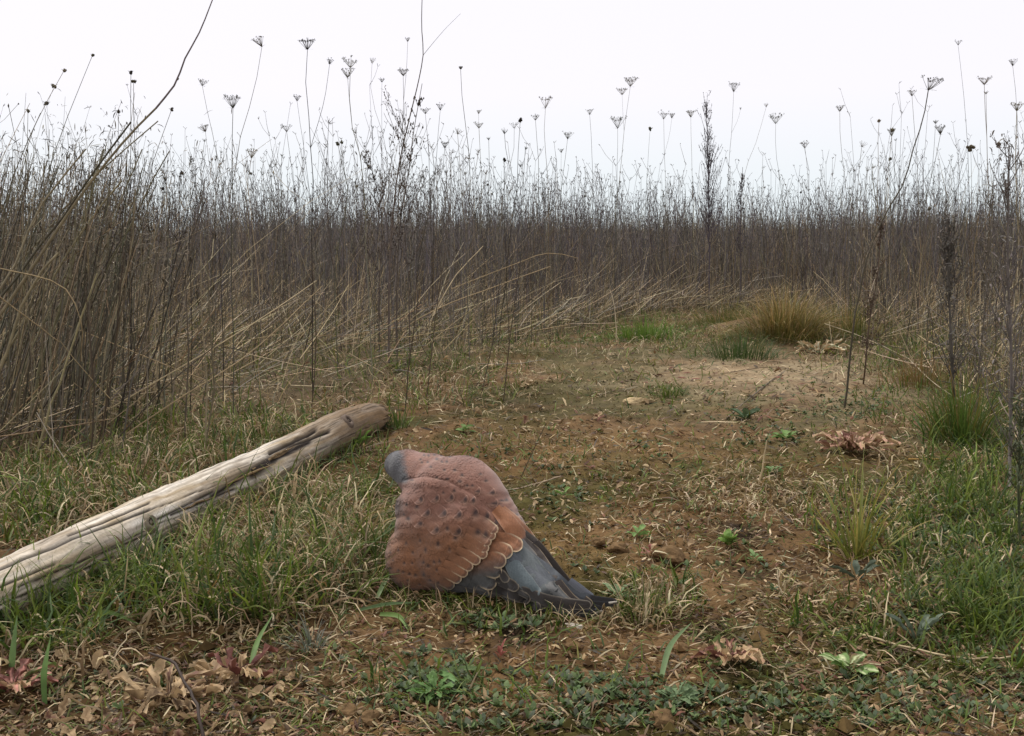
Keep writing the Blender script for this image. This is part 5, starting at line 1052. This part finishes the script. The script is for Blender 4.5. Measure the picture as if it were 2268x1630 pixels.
bvd = bv + bn * rel[:, None]
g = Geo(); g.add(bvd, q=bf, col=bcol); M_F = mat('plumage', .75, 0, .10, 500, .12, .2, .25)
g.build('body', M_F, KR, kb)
tree = BVHTree.FromPolygons([Vector(v) for v in bvd], [list(map(int, f)) for f in bf])
def surf(x, y, off):
    o = np.array([0, 0, CAMH]); r = rays(*CV(x, y)); r = r / np.linalg.norm(r); hit = tree.ray_cast(Vector(o), Vector(r))
    if hit[0] is None: return None
    return np.array(hit[0]) - r * off
def feather(pts, ws, base_c, edge_c, tip_c=None, off=.001, nm='feather', label=None, K=40, band=None, edge=.16, shaft=None, lift=.0008, bfn=None, ep=1.5):
    """pts in close-up pixels base->tip, ws half widths in the same pixels"""
    pts = np.array(pts, float); fine_ = smooth_path(np.concatenate([pts, np.zeros((len(pts), 1))], 1), 200)[:, :2]
    dd_ = np.concatenate([[0], np.cumsum(np.linalg.norm(np.diff(fine_, axis=0), axis=1))]); Lt = dd_[-1]; wt = ws[-1] * 1.0
    lin = np.linspace(0, 1, K); sl_ = Lt * np.where(lin < .6, lin / .6 * (1 - wt / Lt), 1 - (wt / Lt) * np.cos(np.clip((lin - .6) / .4, 0, 1) * np.pi / 2)); sl_[-1] = Lt - wt * .004
    t_ = sl_ / Lt; q = np.stack([np.interp(sl_, dd_, fine_[:, 0]), np.interp(sl_, dd_, fine_[:, 1])], 1)
    w0 = np.interp(t_, np.linspace(0, 1, len(ws)), ws); tipd = np.clip((wt - (Lt - sl_)) / wt, 0, 1); w = w0 * np.sqrt(np.clip(1 - tipd ** 2, 1e-4, 1))
    tg = np.gradient(q, axis=0); tg /= np.linalg.norm(tg, axis=1, keepdims=True); nm_ = np.stack([-tg[:, 1], tg[:, 0]], 1)
    u = np.linspace(-1, 1, 15); G2 = q[:, None] + nm_[:, None] * (w[:, None] * u[None])[..., None]
    V3 = np.zeros((K, 15, 3)); last = None; D_ = np.full((K, 15), np.nan)
    for i in range(K):
        for j in range(15):
            h = surf(G2[i, j, 0], G2[i, j, 1], 0)
            if h is not None: D_[i, j] = h[1]
    fallback = np.array([[dz(G2[i, j, 0]) for j in range(15)] for i in range(K)])
    for i in range(K):
        row = D_[i]; ok = ~np.isnan(row)
        D_[i] = np.interp(u, u[ok], row[ok]) if ok.any() else (D_[i - 1] if i else fallback[i])
    ker = np.ones(7) / 7
    Dm = np.array([np.convolve(np.pad(D_[:, j], 3, 'edge'), ker, 'valid') for j in range(15)]).T
    Dm = np.minimum(Dm.mean(1, keepdims=True) * .35 + Dm * .65, D_ + .0006) - off * ((.25 + .75 * t_[:, None]) if bfn else 1) - lift * 2 * (1 - np.abs(u)[None] ** 2) * .6 - lift * t_[:, None]
    V3 = P(764.4 + G2[..., 0] * .2941, 938.1 + G2[..., 1] * .2941, Dm)
    zf = H(V3[..., 0], V3[..., 1]) + .0015; V3[..., 2] = np.maximum(V3[..., 2], zf)
    rad_ = np.sqrt(tipd[:, None] ** 2 + (u[None] * w[:, None] / w0[:, None]) ** 2); dist = np.clip(1 - rad_, 0, 1) * w0[:, None]
    fw_ = edge * 50; ed = np.clip(1 - dist / fw_, 0, 1) ** .8 * (sstep(.3, .75, t_)[:, None] if bfn else sstep(.0, .3, t_)[:, None] * .9 + .1)
    if not bfn: ed = ed * (.55 + .45 * sstep(.6, .95, t_)[:, None])
    cc = np.array(base_c)[None, None] * (1 + .08 * np.sin(t_[:, None] * 70 + np.abs(u)[None] * 14) + .05 * rng.normal(0, 1, (K, 15)))[..., None]
    if bfn is not None: cc = bfn(G2[..., 0], G2[..., 1]) * (1 + .06 * np.sin(t_[:, None] * 60 + np.abs(u)[None] * 12) + .04 * rng.normal(0, 1, (K, 15)))[..., None]
    if tip_c is not None: f = sstep(band[0], band[1], t_)[:, None, None]; cc = cc * (1 - f) + tip_c * f
    if shaft is not None: cc[:, 7] = shaft
    if bfn is not None: sb_ = (np.exp(-((dist - fw_ * 1.7) / (fw_ * .7)) ** 2) * (tipd[:, None] > .05) * .45)[..., None]; cc = cc * (1 - sb_) + dk_ * sb_
    cc = cc * (1 - ed[..., None]) + edge_c * ed[..., None]
    idx = np.arange(K * 15).reshape(K, 15); g = Geo(); g.add(V3, q=np.stack([idx[:-1, :-1], idx[:-1, 1:], idx[1:, 1:], idx[1:, :-1]], -1), col=cc.reshape(-1, 3))
    o = g.build(nm, M_F, KR, kb)
    if label: o['label'] = label
    return o
CRM = c(200, 178, 144); GRB = c(80, 84, 88); BLK = c(38, 36, 36); DB = c(62, 55, 50); DG = c(92, 92, 90); RUF = c(142, 94, 62); WHT = c(176, 170, 156)
# tail: blue-grey with black band and white tips
for (pts, ws, off) in (([(1250, 930), (1500, 1120), (1800, 1320), (2050, 1350)], [60, 70, 50, 30], 0), ([(1240, 980), (1480, 1180), (1760, 1370), (1960, 1420)], [60, 80, 60, 34], .0006), ([(1230, 1020), (1450, 1220), (1680, 1400), (1880, 1450)], [60, 80, 60, 34], .0012)):
    feather(pts, ws, GRB, GRB * .8, BLK, off, 'tail_feather', 'blue grey tail feather with a black band', band=(.74, .78), edge=.1, shaft=GRB * .6)
feather([(1985, 1352), (2048, 1342)], [9, 7], WHT, WHT, None, .0004, 'tail_tip', 'white tip of the tail', K=8)
feather([(1850, 1440), (1940, 1408)], [9, 9], WHT, WHT, None, .0014, 'tail_tip', 'white tip of the tail', K=8)
# far wing primaries
feather([(1280, 780), (1420, 900), (1600, 1130), (1760, 1300), (1860, 1370)], [30, 46, 52, 46, 30], DB, CRM * .75, None, .0014, 'flight_feather', edge=.13)
feather([(1300, 840), (1420, 960), (1560, 1160), (1700, 1320), (1800, 1385)], [26, 46, 50, 46, 30], DB * 1.1, CRM * .75, None, .002, 'flight_feather', edge=.13)
feather([(1320, 880), (1400, 990), (1500, 1150), (1620, 1290), (1700, 1350)], [24, 40, 46, 44, 26], DG * .9, CRM * .7, None, .0026, 'flight_feather', edge=.12)
feather([(1690, 1180), (1790, 1255), (1870, 1300)], [26, 30, 14], c(108, 112, 120), c(120, 124, 130), None, .0022, 'tail_feather', K=12, label='pale grey outer tail feather')
# grey tertial / inner tail seen between the wings
feather([(1250, 930), (1370, 1060), (1480, 1190), (1600, 1300)], [70, 90, 84, 40], c(82, 88, 88), c(120, 122, 116), c(48, 50, 50), .0018, 'rump_feather', band=(.6, .95), edge=.1, label='blue grey feather seen between the folded wings')
feather([(1230, 990), (1290, 1110), (1390, 1220), (1470, 1290)], [50, 66, 60, 30], c(90, 100, 102), c(120, 124, 120), None, .0024, 'rump_feather', edge=.1)
# near wing primaries
for (pts, ws, off, b_) in (([(700, 1270), (1050, 1370), (1400, 1440), (1720, 1440)], [30, 50, 50, 34], .002, 0), ([(760, 1260), (1050, 1350), (1350, 1420), (1600, 1418)], [30, 50, 50, 36], .0028, 0),
                           ([(800, 1240), (1050, 1310), (1280, 1370), (1475, 1380)], [30, 50, 50, 36], .0036, 0), ([(1150, 1200), (1300, 1250), (1550, 1340), (1855, 1370)], [20, 44, 50, 34], .0032, 0)):
    feather(pts, ws, DB * .7, c(136, 128, 114), None, off + .0004, 'flight_feather', edge=.22)
feather([(1100, 1230), (1190, 1255), (1290, 1290), (1395, 1335)], [40, 48, 50, 42], DB * .7, c(160, 148, 128), None, .0040, 'flight_feather', edge=.24)
feather([(1140, 1160), (1200, 1185), (1250, 1215), (1305, 1250)], [34, 40, 42, 36], DB * .7, c(170, 156, 134), None, .0044, 'flight_feather', edge=.24)
feather([(1160, 1110), (1180, 1130), (1200, 1160), (1225, 1195)], [26, 32, 34, 30], DB * .75, c(170, 156, 134), None, .0048, 'flight_feather', edge=.26)
# far-side scapulars by the rump
feather([(1130, 640), (1210, 720), (1300, 830), (1380, 905)], [40, 62, 66, 40], RUF, c(170, 138, 110), c(84, 68, 60), .003, 'scapular_feather', band=(.8, .88), edge=.08)
feather([(1180, 640), (1260, 720), (1350, 820), (1440, 925)], [30, 46, 48, 36], RUF, c(186, 170, 146), c(70, 62, 62), .003, 'scapular_feather', band=(.78, .86), edge=.14)
BF = lambda X_, Y_: body_colour(X_, Y_, 1)
dk_ = c(62, 50, 46)
# coverts whose dark subterminal marks show as the bold rows of spots
for (x, y, rx, ry) in [q for q in SPOTS if q[2] >= 17 and q[0] < 1150 and q[1] < 900] + [(905, 572, 0, 0), (800, 560, 0, 0), (690, 565, 0, 0), (570, 575, 0, 0), (965, 580, 0, 0)]:
    feather([(x - 96, y - 74), (x - 50, y - 36), (x + 12, y + 26)], [20, 40, 44], RUF, c(160, 122, 102), None, .0010, 'wing_covert', K=22, edge=.16, bfn=BF, lift=.0003)
xAf = lambda y: float(np.interp(y, [790, 900, 990, 1090, 1190, 1270, 1300], [1150, 1090, 1058, 955, 850, 760, 720]))
for k, y in enumerate(np.linspace(1275, 815, 11)):
    x = xAf(y) + 6 + rng.normal(0, 5); dy_ = .42 + .35 * (1300 - y) / 500
    feather([(x - 170, y - 170 * dy_), (x - 90, y - 90 * dy_ - 4), (x + 8, y + 4)], [24, 40, 38], RUF, CRM, None, .0058 + .00012 * k, 'scapular_feather', K=30, edge=.22, bfn=BF, lift=.0004)
for k, (x, y, tx, ty) in enumerate([(930, 1230, 1075, 1325), (960, 1150, 1135, 1225), (1000, 1080, 1178, 1130), (1040, 1010, 1212, 1052), (1080, 930, 1260, 985), (1120, 850, 1335, 935)]):
    feather([(x, y), ((x + tx) / 2, (y + ty) / 2 - 8), (tx, ty)], [40, 62, 56], RUF, CRM * 1.05, None, .0050 + .00015 * k, 'wing_covert', K=34, edge=.24, bfn=BF, lift=.0004)
# small overlapping contour feathers
fd = CP(1500, 1250, dz(1500)) - CP(450, 380, dz(450)); fd /= np.linalg.norm(fd)
ii = rng.permutation(nv); ii = ii[(BC[0][ii] < xA_[ii] - 120) & (bv[ii][:, 2] > H(bv[ii][:, 0], bv[ii][:, 1]) + .006)]
taken = {}; sel = []
for i in ii:
    q = bvd[i]; kx_ = tuple((q / .0028).astype(int))
    if kx_ in taken: continue
    taken[kx_] = 1; sel.append(i)
ii = np.array(sel); n = len(ii); nn = bn[ii]
vel = np.stack([fd] * n) + rng.normal(0, .10, (n, 3)) + np.array([0, 0, -.25]); vel -= nn * np.sum(vel * nn, 1, keepdims=True); vel /= np.linalg.norm(vel, axis=1, keepdims=True) + 1e-9
lat = np.cross(vel, nn); small = np.where(BC[0][ii] < 520, .7, 1.0) * np.where(BC[1][ii] < 480, .8, 1.0); Lf = rng.uniform(.0050, .0068, n) * small; Wf = rng.uniform(.0036, .0048, n) * small
tq = np.array([0, .4, .75, .93, 1.0]); wq = np.array([.6, .95, 1.0, .72, .25]); uq = np.array([-1, -.5, 0, .5, 1.])
off = (.00015 + .00055 * tq ** 1.5 - .25 * tq ** 2 * .0012)[None, :, None, None] * np.ones((n, 1, 1, 1))
V4 = bvd[ii][:, None, None] + vel[:, None, None] * (Lf[:, None] * tq)[:, :, None, None] + lat[:, None, None] * (Wf[:, None, None] * wq[None, :, None] * uq[None, None] * .5)[..., None] + nn[:, None, None] * (off - (.0002 * uq ** 2)[None, None, :, None])
C4 = toC(V4); cb = body_colour(C4[0].ravel(), C4[1].ravel(), V4).reshape(n, 5, 5, 3)
edge_ = np.maximum(np.abs(uq)[None, None] ** 3 * .6, (tq ** 6)[None, :, None])[..., None]
cb = cb * (1 + .13 * edge_ - .10 * (1 - tq)[None, :, None, None]) * rng.uniform(.93, 1.07, (n, 1, 1, 1)) * (1 + rng.normal(0, .03, (n, 1, 5, 1)))
idx = np.arange(n * 25).reshape(n, 5, 5); g = Geo(); g.add(V4, q=np.stack([idx[:, :-1, :-1], idx[:, :-1, 1:], idx[:, 1:, 1:], idx[:, 1:, :-1]], -1), col=cb.reshape(-1, 3)); o = g.build('contour_plumage', M_F, KR, kb); o['kind'] = 'stuff'
print('contour feathers', n)
# face on the side turned away: beak and eyes
hc = CP(402, 305, dz(402) + .045); fw = np.array([-.35, .55, -.75]); fw /= np.linalg.norm(fw)
g = Geo(); bk = np.stack([hc + fw * .014, hc + fw * .021 + [0, 0, -.001], hc + fw * .025 + [0, 0, -.006]]); tubes(g, bk, np.array([.0045, .003, .0006])[None], 8, c(70, 74, 84)); g.build('beak', mat('horn', .4, 0, .1, 100), KR, kb)
for s in (-1, 1):
    sd = np.cross(fw, [0, 0, 1]); sd /= np.linalg.norm(sd); g = Geo(); blobs(g, (hc + fw * .007 + sd * s * .0150)[None], .0028, c(20, 16, 14), True, 0); g.build('eye', mat('eye', .1, 0, 0, 100), KR, kb)
print('tris', sum(len(o.data.loop_triangles) or len(o.data.polygons) * 2 for o in sc.objects if o.type == 'MESH'), 'objects', len(sc.objects))
